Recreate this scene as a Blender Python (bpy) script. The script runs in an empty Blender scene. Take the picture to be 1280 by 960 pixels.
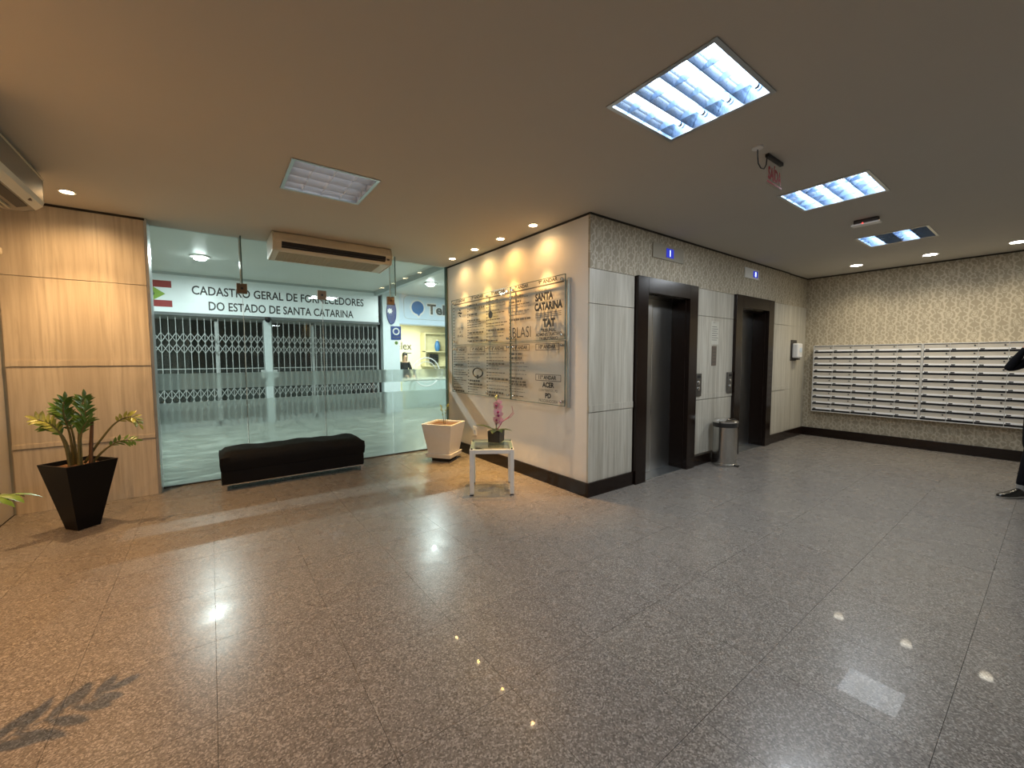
import bpy, bmesh, math, random
from mathutils import Vector, Matrix

random.seed(7)
sc = bpy.context.scene
COL = sc.collection
PI = math.pi

# ------------------------------------------------------------------ camera
# world frame: X along the lift wall, Y along the directory wall, Z up, origin at the corner where they meet
CAM = Vector((-3.1057, -2.8823, 1.45))
YAW, PITCH, ROLL, FPX = 0.9342, -0.0633, -0.0027, 508.93
fw = Vector((math.cos(PITCH) * math.cos(YAW), math.cos(PITCH) * math.sin(YAW), math.sin(PITCH)))
rt = Vector((math.sin(YAW), -math.cos(YAW), 0))
up = rt.cross(fw)
r2 = rt * math.cos(ROLL) + up * math.sin(ROLL)
u2 = -rt * math.sin(ROLL) + up * math.cos(ROLL)
cd = bpy.data.cameras.new('camera')
cd.sensor_width = 36.0
cd.lens = FPX * 36.0 / 1280.0
cd.clip_start = 0.05
co = bpy.data.objects.new('camera', cd)
COL.objects.link(co)
co.matrix_world = Matrix(((r2.x, u2.x, -fw.x, CAM.x), (r2.y, u2.y, -fw.y, CAM.y), (r2.z, u2.z, -fw.z, CAM.z), (0, 0, 0, 1)))
sc.camera = co

# ------------------------------------------------------------------ world, exposure, light levels
w = bpy.data.worlds.new('world')
sc.world = w
w.use_nodes = True
w.node_tree.nodes['Background'].inputs[0].default_value = (0.55, 0.6, 0.65, 1)
w.node_tree.nodes['Background'].inputs[1].default_value = 0.02
sc.view_settings.view_transform = 'Standard'
sc.view_settings.look = 'None'
sc.view_settings.gamma = 1.0
sc.view_settings.use_curve_mapping = False
sc.view_settings.exposure = 1.0
sc.cycles.use_denoising = True
sc.cycles.max_bounces = 10
sc.cycles.transparent_max_bounces = 16
sc.cycles.sample_clamp_indirect = 4.0
sc.cycles.caustics_reflective = False
sc.cycles.caustics_refractive = False

TUBE_E = 4.5            # glow of the fluorescent tubes in the ceiling fixtures
FIXTURE_W = 20.0        # light each fully lit fixture sends down
SPOT_WARM_W = 115.0      # halogen downlights by the directory wall
SPOT_COLUMN_W = 74.0    # halogen downlights along the timber column side
SPOT_MAIL_W = 27.0      # downlights over the mailboxes
CORRIDOR_W = 54.0       # round ceiling lamps of the arcade outside the glass
SHOP_W = 62.0           # unseen panel added to light the shop interior

# ------------------------------------------------------------------ sizes
H = 2.905        # lobby ceiling
GY = 3.08        # glass front
W = 5.86         # mailbox wall
XL = -4.64       # side wall by the column
YB = -4.6        # wall behind the camera
H2 = 3.2         # arcade ceiling
SY = 8.0         # shop fronts across the arcade
COLY = 2.85      # face of the timber column

# ------------------------------------------------------------------ materials
MATS = {}


def nodemat(name):
    m = bpy.data.materials.new(name)
    m.use_nodes = True
    MATS[name] = m
    return m, m.node_tree, m.node_tree.nodes['Principled BSDF']


def N(nt, typ, **kw):
    n = nt.nodes.new(typ)
    for k, v in kw.items():
        if k.startswith('i_'):
            key = k[2:]
            n.inputs[int(key) if key.isdigit() else key].default_value = v
        else:
            setattr(n, k, v)
    return n


def mth(nt, op, a, b=None, clamp=False):
    n = nt.nodes.new('ShaderNodeMath')
    n.operation = op
    n.use_clamp = clamp
    for i, v in enumerate((a, b)):
        if v is None:
            continue
        if isinstance(v, (int, float)):
            n.inputs[i].default_value = v
        else:
            nt.links.new(v, n.inputs[i])
    return n.outputs[0]


def mix(nt, fac, c1, c2, blend='MIX'):
    n = nt.nodes.new('ShaderNodeMix')
    n.data_type = 'RGBA'
    n.blend_type = blend
    for sock, v in ((n.inputs[0], fac), (n.inputs[6], c1), (n.inputs[7], c2)):
        if isinstance(v, (int, float)):
            sock.default_value = v
        elif isinstance(v, tuple):
            sock.default_value = (*v[:3], 1)
        else:
            nt.links.new(v, sock)
    return n.outputs[2]


def ramp(nt, fac, stops):
    n = nt.nodes.new('ShaderNodeValToRGB')
    el = n.color_ramp.elements
    while len(el) < len(stops):
        el.new(0.5)
    for e, (p, c) in zip(el, stops):
        e.position = p
        e.color = (*c[:3], 1) if not isinstance(c, (int, float)) else (c, c, c, 1)
    nt.links.new(fac, n.inputs[0])
    return n.outputs[0]


def pos(nt):
    return nt.nodes.new('ShaderNodeNewGeometry').outputs['Position']


def mapping(nt, vec, scale=(1, 1, 1), loc=(0, 0, 0), rot=(0, 0, 0)):
    n = nt.nodes.new('ShaderNodeMapping')
    n.inputs['Scale'].default_value = scale
    n.inputs['Location'].default_value = loc
    n.inputs['Rotation'].default_value = rot
    nt.links.new(vec, n.inputs['Vector'])
    return n.outputs[0]


def noise(nt, vec, scale, detail=3, rough=0.5, dist=0.0):
    n = N(nt, 'ShaderNodeTexNoise', i_Scale=scale, i_Detail=detail, i_Roughness=rough, i_Distortion=dist)
    nt.links.new(vec, n.inputs['Vector'])
    return n.outputs['Fac']


def bump(nt, bsdf, height, strength=0.2, dist=0.01):
    b = N(nt, 'ShaderNodeBump', i_Strength=strength, i_Distance=dist)
    nt.links.new(height, b.inputs['Height'])
    nt.links.new(b.outputs[0], bsdf.inputs['Normal'])


def plain(name, col, rough=0.5, metal=0.0, var=0.06, scale=14.0, spec=0.5, coat=0.0):
    m, nt, b = nodemat(name)
    f = noise(nt, pos(nt), scale, 3)
    lo = tuple(max(0, c * (1 - var)) for c in col)
    hi = tuple(min(1, c * (1 + var)) for c in col)
    nt.links.new(mix(nt, f, lo, hi), b.inputs['Base Color'])
    b.inputs['Roughness'].default_value = rough
    b.inputs['Metallic'].default_value = metal
    b.inputs['Specular IOR Level'].default_value = spec
    if coat:
        b.inputs['Coat Weight'].default_value = coat
        b.inputs['Coat Roughness'].default_value = 0.08
    return m


def emit(name, col, strength):
    m, nt, b = nodemat(name)
    b.inputs['Base Color'].default_value = (*col, 1)
    b.inputs['Emission Color'].default_value = (*col, 1)
    b.inputs['Emission Strength'].default_value = strength
    return m


def mat_granite():
    m, nt, b = nodemat('granite')
    p = pos(nt)
    v = N(nt, 'ShaderNodeTexVoronoi', i_Scale=165.0)
    nt.links.new(p, v.inputs['Vector'])
    sep = N(nt, 'ShaderNodeSeparateColor')
    nt.links.new(v.outputs['Color'], sep.inputs[0])
    grain = ramp(nt, sep.outputs[0], [(0.0, (0.105, 0.092, 0.080)), (0.3, (0.175, 0.155, 0.137)), (0.68, (0.25, 0.222, 0.197)), (0.95, (0.42, 0.385, 0.35))])
    big = noise(nt, p, 60, 4, 0.7)
    c = mix(nt, mth(nt, 'MULTIPLY', big, 0.35), grain, (0.18, 0.16, 0.142))
    oi = N(nt, 'ShaderNodeObjectInfo')
    tint = ramp(nt, oi.outputs['Random'], [(0, (0.92, 0.935, 0.96)), (1, (0.98, 0.995, 1.0))])
    c = mix(nt, 1.0, c, tint, 'MULTIPLY')
    nt.links.new(c, b.inputs['Base Color'])
    r = ramp(nt, noise(nt, p, 5, 4), [(0.3, 0.24), (0.7, 0.32)])
    nt.links.new(r, b.inputs['Roughness'])
    b.inputs['Specular IOR Level'].default_value = 0.27
    b.inputs['Coat Weight'].default_value = 0.08
    b.inputs['Coat Roughness'].default_value = 0.02
    return m


def mat_wood_panel(name, c1, c2, c3):
    """bleached veneer with an upright grain"""
    m, nt, b = nodemat(name)
    p = pos(nt)
    q = mapping(nt, p, (1, 1, 0.045))
    n1 = noise(nt, q, 34, 5, 0.6, 0.4)
    n2 = noise(nt, mapping(nt, p, (1, 1, 0.02)), 9, 3, 0.5)
    c = ramp(nt, n1, [(0.28, c1), (0.5, c2), (0.72, c3)])
    c = mix(nt, ramp(nt, n2, [(0.42, 0.0), (0.62, 0.55)]), c, c1)
    nt.links.new(c, b.inputs['Base Color'])
    b.inputs['Roughness'].default_value = 0.38
    bump(nt, b, n1, 0.06, 0.004)
    return m


def mat_wallpaper():
    m, nt, b = nodemat('damask_wallpaper')
    p = pos(nt)
    s = N(nt, 'ShaderNodeSeparateXYZ')
    nt.links.new(p, s.inputs[0])
    wob = mth(nt, 'MULTIPLY', mth(nt, 'SUBTRACT', noise(nt, p, 18, 3), 0.5), 0.07)
    u = mth(nt, 'ADD', mth(nt, 'ADD', s.outputs[0], s.outputs[1]), wob)
    v = mth(nt, 'ADD', s.outputs[2], wob)
    U = mth(nt, 'MULTIPLY', u, 2 * PI / 0.26)
    V = mth(nt, 'MULTIPLY', v, 2 * PI / 0.32)
    def cs(a, n):
        return mth(nt, 'COSINE', mth(nt, 'MULTIPLY', a, float(n)))
    f = None
    for wt, nu_, nv_ in ((0.45, 1, 1), (0.55, 3, 1), (0.50, 1, 3), (0.45, 2, 2), (0.35, 4, 2)):
        t = mth(nt, 'MULTIPLY', mth(nt, 'MULTIPLY', cs(U, nu_), cs(V, nv_)), wt)
        f = t if f is None else mth(nt, 'ADD', f, t)
    k = ramp(nt, mth(nt, 'ABSOLUTE', f), [(0.10, 1.0), (0.34, 0.0), (0.80, 0.0), (1.1, 0.8)])
    col = mix(nt, k, (0.345, 0.30, 0.22), (0.52, 0.465, 0.36))
    nt.links.new(col, b.inputs['Base Color'])
    nt.links.new(ramp(nt, k, [(0, 0.6), (1, 0.42)]), b.inputs['Roughness'])
    bump(nt, b, k, 0.15, 0.003)
    return m


def mat_marble():
    m, nt, b = nodemat('streaked_stone_floor')
    p = pos(nt)
    q = mapping(nt, p, (0.8, 3.2, 1), rot=(0, 0, 0.12))
    n1 = noise(nt, q, 2.2, 6, 0.62, 1.6)
    n2 = noise(nt, q, 7.0, 4, 0.6, 0.8)
    f = mth(nt, 'ADD', mth(nt, 'MULTIPLY', n1, 0.7), mth(nt, 'MULTIPLY', n2, 0.3))
    c = ramp(nt, f, [(0.36, (0.07, 0.08, 0.07)), (0.45, (0.22, 0.235, 0.20)), (0.53, (0.30, 0.315, 0.275)), (0.60, (0.62, 0.64, 0.58))])
    nt.links.new(c, b.inputs['Base Color'])
    b.inputs['Roughness'].default_value = 0.3
    return m


def mat_glass(name, tint, ior=1.45):
    m, nt, b = nodemat(name)
    nt.nodes.remove(b)
    out = nt.nodes['Material Output']
    t = N(nt, 'ShaderNodeBsdfTransparent')
    t.inputs[0].default_value = (*tint, 1)
    g = N(nt, 'ShaderNodeBsdfGlossy', i_Roughness=0.01)
    fr = N(nt, 'ShaderNodeFresnel')
    gi = N(nt, 'ShaderNodeNewGeometry')
    mr = N(nt, 'ShaderNodeMapRange', i_3=ior, i_4=1.0 / ior)     # same reflection from either face of the sheet
    nt.links.new(gi.outputs['Backfacing'], mr.inputs[0])
    nt.links.new(mr.outputs[0], fr.inputs['IOR'])
    mx = N(nt, 'ShaderNodeMixShader')
    nt.links.new(fr.outputs[0], mx.inputs[0])
    nt.links.new(t.outputs[0], mx.inputs[1])
    nt.links.new(g.outputs[0], mx.inputs[2])
    nt.links.new(mx.outputs[0], out.inputs[0])
    return m


def mat_film():
    m, nt, b = nodemat('frosted_film')
    nt.nodes.remove(b)
    out = nt.nodes['Material Output']
    rf = N(nt, 'ShaderNodeBsdfRefraction', i_IOR=1.03, i_Roughness=0.40)
    rf.inputs[0].default_value = (0.76, 0.81, 0.785, 1)
    tl = N(nt, 'ShaderNodeBsdfTranslucent')
    tl.inputs[0].default_value = (0.53, 0.585, 0.56, 1)
    df = N(nt, 'ShaderNodeBsdfDiffuse')
    df.inputs[0].default_value = (0.36, 0.42, 0.39, 1)
    m1 = N(nt, 'ShaderNodeMixShader', i_0=0.35)
    nt.links.new(tl.outputs[0], m1.inputs[1])
    nt.links.new(df.outputs[0], m1.inputs[2])
    m2 = N(nt, 'ShaderNodeMixShader', i_0=0.32)
    nt.links.new(rf.outputs[0], m2.inputs[1])
    nt.links.new(m1.outputs[0], m2.inputs[2])
    nt.links.new(m2.outputs[0], out.inputs[0])
    return m


def mat_steel(name, col, rough, stretch=(60, 60, 1.5)):
    m, nt, b = nodemat(name)
    f = noise(nt, mapping(nt, pos(nt), stretch), 3, 4)
    nt.links.new(mix(nt, f, tuple(c * 0.82 for c in col), tuple(min(1, c * 1.15) for c in col)), b.inputs['Base Color'])
    b.inputs['Metallic'].default_value = 1.0
    nt.links.new(ramp(nt, f, [(0.2, rough * 0.8), (0.8, rough * 1.25)]), b.inputs['Roughness'])
    return m


mat_granite()
mat_wallpaper()
mat_marble()
mat_film()
mat_wood_panel('bleached_veneer', (0.36, 0.335, 0.275), (0.52, 0.495, 0.425), (0.62, 0.60, 0.53))
mat_wood_panel('veneer_warm_lit', (0.48, 0.41, 0.32), (0.64, 0.565, 0.455), (0.73, 0.655, 0.54))  # lighter, warmer copy of the bleached veneer; warm light put into its colour
mat_glass('clear_glass', (0.925, 0.965, 0.955))
mat_glass('table_glass', (0.80, 0.90, 0.86), 1.5)
mat_glass('acrylic', (0.985, 0.99, 0.985), 1.18)
mat_steel('brushed_steel', (0.48, 0.48, 0.47), 0.32)
mat_steel('dark_steel', (0.20, 0.20, 0.195), 0.35)
mat_steel('bin_steel', (0.55, 0.55, 0.53), 0.22)
mat_steel('bin_lid_steel', (0.72, 0.72, 0.72), 0.12)
mat_steel('chrome', (0.8, 0.8, 0.8), 0.10)
mat_steel('reflector', (0.50, 0.64, 0.84), 0.30)  # bluish cast of the light put into the metal's colour
plain('reflector_dim_lit', (0.80, 0.83, 0.88), 0.3, metal=0.35, var=0.02)  # paler reflector copy; the dim fixture's brightness put into its colour
mat_steel('aluminium', (0.62, 0.64, 0.65), 0.35)
plain('ceiling_paint', (0.56, 0.535, 0.485), 0.85, var=0.02, scale=3)
plain('wall_paint', (0.84, 0.815, 0.775), 0.6, var=0.03, scale=4)
plain('plain_wall', (0.55, 0.52, 0.47), 0.7, var=0.03, scale=4)
plain('wenge', (0.013, 0.007, 0.005), 0.20, var=0.35, scale=40, spec=0.35)
plain('shadow_gap', (0.035, 0.03, 0.025), 0.8)
plain('joint', (0.05, 0.045, 0.04), 0.8)
plain('reveal', (0.16, 0.13, 0.10), 0.7)
plain('black_fabric', (0.006, 0.006, 0.007), 0.75, var=0.3, scale=30, spec=0.2)
plain('black_gloss', (0.004, 0.004, 0.005), 0.3, spec=0.14)
plain('black_plastic', (0.02, 0.02, 0.02), 0.4)
plain('dark_plate', (0.045, 0.04, 0.036), 0.4)
plain('white_plastic', (0.80, 0.80, 0.80), 0.35, var=0.02)
plain('beige_plastic', (0.70, 0.635, 0.51), 0.42, var=0.04)
plain('beige_trim', (0.68, 0.63, 0.51), 0.4, var=0.03)
plain('grille', (0.50, 0.46, 0.35), 0.5)
plain('ac_shell_shaded', (0.24, 0.215, 0.18), 0.5)  # shade on the side unit put into a darker shell colour
plain('white_pot', (0.82, 0.815, 0.80), 0.45, var=0.04)
plain('white_metal', (0.78, 0.77, 0.74), 0.3, var=0.03)
plain('soil', (0.16, 0.085, 0.045), 0.95, var=0.5, scale=80)
plain('leaf_green', (0.10, 0.20, 0.035), 0.32, var=0.4, scale=25)
plain('leaf_yellow', (0.40, 0.42, 0.09), 0.35, var=0.3, scale=25)
plain('leaf_dark', (0.035, 0.07, 0.022), 0.3, var=0.3, scale=25)
plain('stem', (0.13, 0.12, 0.045), 0.5, var=0.3)
plain('bark', (0.11, 0.06, 0.03), 0.8, var=0.4)
plain('petal_pink', (0.86, 0.52, 0.60), 0.5, var=0.15, scale=60)
plain('petal_dark', (0.42, 0.04, 0.16), 0.5)
plain('bud', (0.62, 0.66, 0.28), 0.5)
plain('mail_plate', (0.50, 0.47, 0.42), 0.4, var=0.06)
plain('mail_strip', (0.88, 0.90, 0.93), 0.35, var=0.02)
plain('mail_dark', (0.015, 0.015, 0.018), 0.6)
plain('mail_frame', (0.56, 0.56, 0.55), 0.35)
plain('ink', (0.012, 0.012, 0.012), 0.5)
plain('ink_grey', (0.085, 0.085, 0.078), 0.5)
plain('paper', (0.74, 0.74, 0.70), 0.6)
plain('old_paper', (0.60, 0.58, 0.50), 0.6)
plain('taupe_plate', (0.34, 0.31, 0.245), 0.4)
plain('brown_plate', (0.14, 0.11, 0.085), 0.4)
plain('sign_red', (0.42, 0.012, 0.02), 0.4)
plain('fascia', (0.80, 0.85, 0.87), 0.32, var=0.02)
plain('fascia_blue', (0.60, 0.72, 0.84), 0.32, var=0.02)
plain('flag_red', (0.27, 0.022, 0.02), 0.5)
plain('flag_green', (0.22, 0.36, 0.04), 0.5)
plain('logo_blue', (0.035, 0.16, 0.40), 0.4)
plain('deep_blue', (0.012, 0.045, 0.19), 0.4)
plain('gate_metal', (0.33, 0.35, 0.34), 0.4, var=0.1)
plain('gate_post', (0.45, 0.50, 0.50), 0.4)
plain('lintel', (0.10, 0.11, 0.11), 0.5)
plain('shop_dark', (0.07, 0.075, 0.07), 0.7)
plain('arcade_ceiling', (0.62, 0.64, 0.60), 0.45, var=0.02)
plain('arcade_wall', (0.55, 0.60, 0.60), 0.6)
plain('pillar_white', (0.66, 0.74, 0.76), 0.5)
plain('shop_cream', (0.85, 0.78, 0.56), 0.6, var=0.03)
plain('shop_shelf', (0.62, 0.56, 0.36), 0.6)
plain('skin', (0.45, 0.27, 0.19), 0.5)
plain('lips', (0.32, 0.11, 0.09), 0.5)
plain('hair', (0.012, 0.009, 0.007), 0.5)
plain('suit', (0.005, 0.005, 0.007), 0.85, var=0.3, scale=50, spec=0.15)
plain('shoe_leather', (0.008, 0.008, 0.008), 0.25)
plain('shoe_sole', (0.30, 0.29, 0.27), 0.5)
plain('sock', (0.26, 0.26, 0.25), 0.8)
plain('white_shirt', (0.75, 0.75, 0.75), 0.7)
plain('brass_fitting', (0.20, 0.14, 0.09), 0.35, metal=0.7)
plain('glass_edge', (0.10, 0.17, 0.16), 0.2)
plain('glass_edge_light', (0.62, 0.72, 0.72), 0.2)
emit('tube_lit', (0.86, 0.94, 1.0), TUBE_E)
emit('tube_dim', (0.86, 0.93, 1.0), 0.55)
plain('tube_off', (0.75, 0.77, 0.78), 0.3, var=0.02)
emit('halogen', (1.0, 0.80, 0.50), 14.0)
emit('led_white', (1.0, 0.97, 0.85), 14.0)
emit('arcade_lamp', (0.90, 1.0, 1.0), 22.0)
emit('display_blue', (0.01, 0.015, 0.22), 1.0)
emit('display_digit', (0.45, 0.55, 1.0), 1.6)
emit('led_red', (1.0, 0.1, 0.08), 0.8)

# ------------------------------------------------------------------ mesh helpers


class MB:
    def __init__(self):
        self.v, self.f, self.mi, self.m = [], [], [], 0

    def _add(self, vs, fs):
        o = len(self.v)
        self.v += [tuple(q) for q in vs]
        self.f += [tuple(i + o for i in q) for q in fs]
        self.mi += [self.m] * len(fs)
        return self

    def box(self, x0, y0, z0, x1, y1, z1):
        return self._add([(x0, y0, z0), (x1, y0, z0), (x1, y1, z0), (x0, y1, z0), (x0, y0, z1), (x1, y0, z1), (x1, y1, z1), (x0, y1, z1)],
                         [(3, 2, 1, 0), (4, 5, 6, 7), (0, 1, 5, 4), (1, 2, 6, 5), (2, 3, 7, 6), (3, 0, 4, 7)])

    def obox(self, c, size, mat3):
        sx, sy, sz = (s / 2 for s in size)
        vs = []
        for z in (-sz, sz):
            for x, y in ((-sx, -sy), (sx, -sy), (sx, sy), (-sx, sy)):
                vs.append(Vector(c) + mat3 @ Vector((x, y, z)))
        return self._add(vs, [(3, 2, 1, 0), (4, 5, 6, 7), (0, 1, 5, 4), (1, 2, 6, 5), (2, 3, 7, 6), (3, 0, 4, 7)])

    def bar(self, a, b, wd, th, upv=(0, 0, 1)):
        a, b = Vector(a), Vector(b)
        d = (b - a)
        x = d.normalized()
        y = Vector(upv).cross(x)
        if y.length < 1e-5:
            y = Vector((1, 0, 0)).cross(x)
        y.normalize()
        z = x.cross(y)
        return self.obox((a + b) / 2, (d.length, wd, th), Matrix((x, y, z)).transposed())

    def frustum(self, half0, half1, z0, z1, rot=0.0, c=(0, 0)):
        vs = []
        for h_, z in ((half0, z0), (half1, z1)):
            for k in range(4):
                a = rot + PI / 4 + k * PI / 2
                vs.append((c[0] + h_ * math.sqrt(2) * math.cos(a), c[1] + h_ * math.sqrt(2) * math.sin(a), z))
        return self._add(vs, [(3, 2, 1, 0), (4, 5, 6, 7), (0, 1, 5, 4), (1, 2, 6, 5), (2, 3, 7, 6), (3, 0, 4, 7)])

    def tube(self, pts, r, n=8, caps=True):
        pts = [Vector(q) for q in pts]
        rs = r if isinstance(r, (list, tuple)) else [r] * len(pts)
        vs, fs = [], []
        ref = None
        for i, q in enumerate(pts):
            t = (pts[min(i + 1, len(pts) - 1)] - pts[max(i - 1, 0)]).normalized()
            if ref is None:
                ref = t.orthogonal().normalized()
            ref = (ref - t * ref.dot(t)).normalized()
            b = t.cross(ref)
            for k in range(n):
                a = 2 * PI * k / n
                vs.append(q + (ref * math.cos(a) + b * math.sin(a)) * rs[i])
        for i in range(len(pts) - 1):
            for k in range(n):
                fs.append((i * n + k, i * n + (k + 1) % n, (i + 1) * n + (k + 1) % n, (i + 1) * n + k))
        if caps:
            fs.append(tuple(reversed(range(n))))
            fs.append(tuple(range((len(pts) - 1) * n, len(pts) * n)))
        return self._add(vs, fs)

    def lathe(self, prof, n=24, c=(0, 0, 0)):
        vs, fs = [], []
        for r, z in prof:
            for k in range(n):
                a = 2 * PI * k / n
                vs.append((c[0] + r * math.cos(a), c[1] + r * math.sin(a), c[2] + z))
        for i in range(len(prof) - 1):
            for k in range(n):
                fs.append((i * n + k, i * n + (k + 1) % n, (i + 1) * n + (k + 1) % n, (i + 1) * n + k))
        fs.append(tuple(reversed(range(n))))
        fs.append(tuple(range((len(prof) - 1) * n, len(prof) * n)))
        return self._add(vs, fs)

    def prism(self, poly, fn0, fn1):
        n = len(poly)
        vs = [fn0(*q) for q in poly] + [fn1(*q) for q in poly]
        fs = [tuple(range(n)), tuple(reversed(range(n, 2 * n)))]
        for k in range(n):
            fs.append((k, n + k, n + (k + 1) % n, (k + 1) % n))
        return self._add(vs, fs)

    def ball(self, c, r, seg=12, rings=8):
        rx, ry, rz = r if isinstance(r, (tuple, list)) else (r, r, r)
        prof = []
        vs, fs = [], []
        for i in range(1, rings):
            t = PI * i / rings
            for k in range(seg):
                a = 2 * PI * k / seg
                vs.append((c[0] + rx * math.sin(t) * math.cos(a), c[1] + ry * math.sin(t) * math.sin(a), c[2] - rz * math.cos(t)))
        m = len(vs)
        vs += [(c[0], c[1], c[2] - rz), (c[0], c[1], c[2] + rz)]
        for i in range(rings - 2):
            for k in range(seg):
                fs.append((i * seg + k, i * seg + (k + 1) % seg, (i + 1) * seg + (k + 1) % seg, (i + 1) * seg + k))
        for k in range(seg):
            fs.append((m, (k + 1) % seg, k))
            fs.append((m + 1, (rings - 2) * seg + k, (rings - 2) * seg + (k + 1) % seg))
        return self._add(vs, fs)

    def quad(self, *q):
        return self._add(q, [tuple(range(len(q)))])

    def mesh(self, name, mat, smooth=None, normals=True):
        me = bpy.data.meshes.new(name)
        me.from_pydata(self.v, [], self.f)
        for mm in (mat if isinstance(mat, (list, tuple)) else [mat]):
            me.materials.append(MATS[mm])
        for p, i in zip(me.polygons, self.mi):
            p.material_index = i
        if normals:
            bm = bmesh.new()
            bm.from_mesh(me)
            bmesh.ops.recalc_face_normals(bm, faces=bm.faces)
            bm.to_mesh(me)
            bm.free()
        if smooth:
            for p in me.polygons:
                p.use_smooth = True
            me.set_sharp_from_angle(angle=math.radians(smooth))
        me.update()
        return me

    def build(self, name, mat, parent=None, smooth=None, bevel=0.0, label=None, normals=True):
        o = put(name, self.mesh(name, mat, smooth, normals), parent)
        if bevel:
            b = o.modifiers.new('bevel', 'BEVEL')
            b.width = bevel
            b.segments = 2
            b.limit_method = 'ANGLE'
        if label:
            o['label'] = label
        return o


def put(name, me, parent=None, loc=None):
    o = bpy.data.objects.new(name, me)
    COL.objects.link(o)
    if parent is not None:
        o.parent = parent
    if loc is not None:
        o.location = loc
    return o


def tag(o, label, cat=None, group=None, kind=None):
    o['label'] = label
    if cat:
        o['category'] = cat
    if group:
        o['group'] = group
    if kind:
        o['kind'] = kind
    return o


def thing(name, label, cat, loc=(0, 0, 0), rz=0.0, group=None):
    o = bpy.data.objects.new(name, None)
    o.empty_display_size = 0.1
    COL.objects.link(o)
    o.location = loc
    o.rotation_euler = (0, 0, rz)
    return tag(o, label, cat, group)


def struct(o, label=None):
    o['kind'] = 'structure'
    if label:
        o['label'] = label
    return o


def sroot(name, label=None):
    o = bpy.data.objects.new(name, None)
    o.empty_display_size = 0.1
    COL.objects.link(o)
    return struct(o, label)


def copy_tree(o, parent=None):
    c = o.copy()
    COL.objects.link(c)
    if parent is not None:
        c.parent = parent
    for ch in list(o.children):
        copy_tree(ch, c)
    return c


def text_mesh(body, wd, ht, bold=0.0, ext=0.002):
    """lettering fitted to a width and height, lower corner at 0,0, in the XY plane"""
    cu = bpy.data.curves.new('text', 'FONT')
    cu.body = body
    cu.size = 1.0
    cu.offset = bold
    cu.resolution_u = 3
    o = bpy.data.objects.new('text', cu)
    COL.objects.link(o)
    bpy.context.view_layer.update()
    me = bpy.data.meshes.new_from_object(o.evaluated_get(bpy.context.evaluated_depsgraph_get()))
    bpy.data.objects.remove(o)
    bpy.data.curves.remove(cu)
    xs = [v.co.x for v in me.vertices]
    ys = [v.co.y for v in me.vertices]
    x0, x1, y0, y1 = min(xs), max(xs), min(ys), max(ys)
    if wd is None:
        wd = (x1 - x0) / (y1 - y0) * ht
    vs = [((v.co.x - x0) / (x1 - x0) * wd, (v.co.y - y0) / (y1 - y0) * ht, 0.0) for v in me.vertices]
    fs = [tuple(p.vertices) for p in me.polygons]
    bpy.data.meshes.remove(me)
    return vs, fs, wd


def lettering(name, body, wd, ht, org, xd, yd, mat, parent, bold=0.0, center=False, label=None):
    vs, fs, wd = text_mesh(body, wd, ht, bold)
    org, xd, yd = Vector(org), Vector(xd), Vector(yd)
    if center:
        org = org - xd * wd / 2
    b = MB()
    b._add([org + xd * v[0] + yd * v[1] for v in vs], fs)
    return b.build(name, mat, parent, normals=False, label=label)


def area_light(name, loc, size, watts, col, parent=None, shape='DISK', rot=(0, 0, 0), size_y=None):
    l = bpy.data.lights.new(name, 'AREA')
    l.shape = shape
    l.size = size
    if size_y:
        l.size_y = size_y
    l.energy = watts
    l.color = col
    o = put(name, l, parent)
    o.location = loc
    o.rotation_euler = rot
    return o


def spot_light(name, loc, watts, col, parent=None, ang=90, blend=0.6, rad=0.025, rot=(0, 0, 0)):
    l = bpy.data.lights.new(name, 'SPOT')
    l.energy = watts
    l.color = col
    l.spot_size = math.radians(ang)
    l.spot_blend = blend
    l.shadow_soft_size = rad
    o = put(name, l, parent)
    o.location = loc
    o.rotation_euler = rot
    return o


# ================================================================== STRUCTURE
# ---- floor: granite tiles on a slab
slab = MB().box(XL - 0.1, YB - 0.1, -0.10, W + 0.1, GY + 0.06, -0.012).mesh('floor', 'joint')
floor = struct(put('floor', slab), 'polished brown grey granite tile floor of the lobby')
TX, TY, X0, Y0 = 0.522, 0.578, -3.14, -2.67
xs, ys = [], []
k = -4
while X0 + k * TX < W:
    if X0 + (k + 1) * TX > XL + 0.02:
        xs.append(X0 + k * TX)
    k += 1
k = -4
while Y0 + k * TY < GY:
    if Y0 + (k + 1) * TY > YB:
        ys.append(Y0 + k * TY)
    k += 1
tile_cache = {}
for tx in xs:
    for ty in ys:
        x0, x1 = max(tx, XL + 0.01), min(tx + TX, W - 0.01)
        y0, y1 = max(ty, YB + 0.01), min(ty + TY, GY + 0.03)
        if x0 > -0.02 and y0 > 0.30:
            continue
        key = (round(x1 - x0, 3), round(y1 - y0, 3))
        if key not in tile_cache:
            g = 0.0008
            b = MB().box(g, g, -0.011, key[0] - g, key[1] - g, 0)
            tile_cache[key] = b.mesh('tile', 'granite')
        put('tile', tile_cache[key], floor, (x0, y0, 0))

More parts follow.
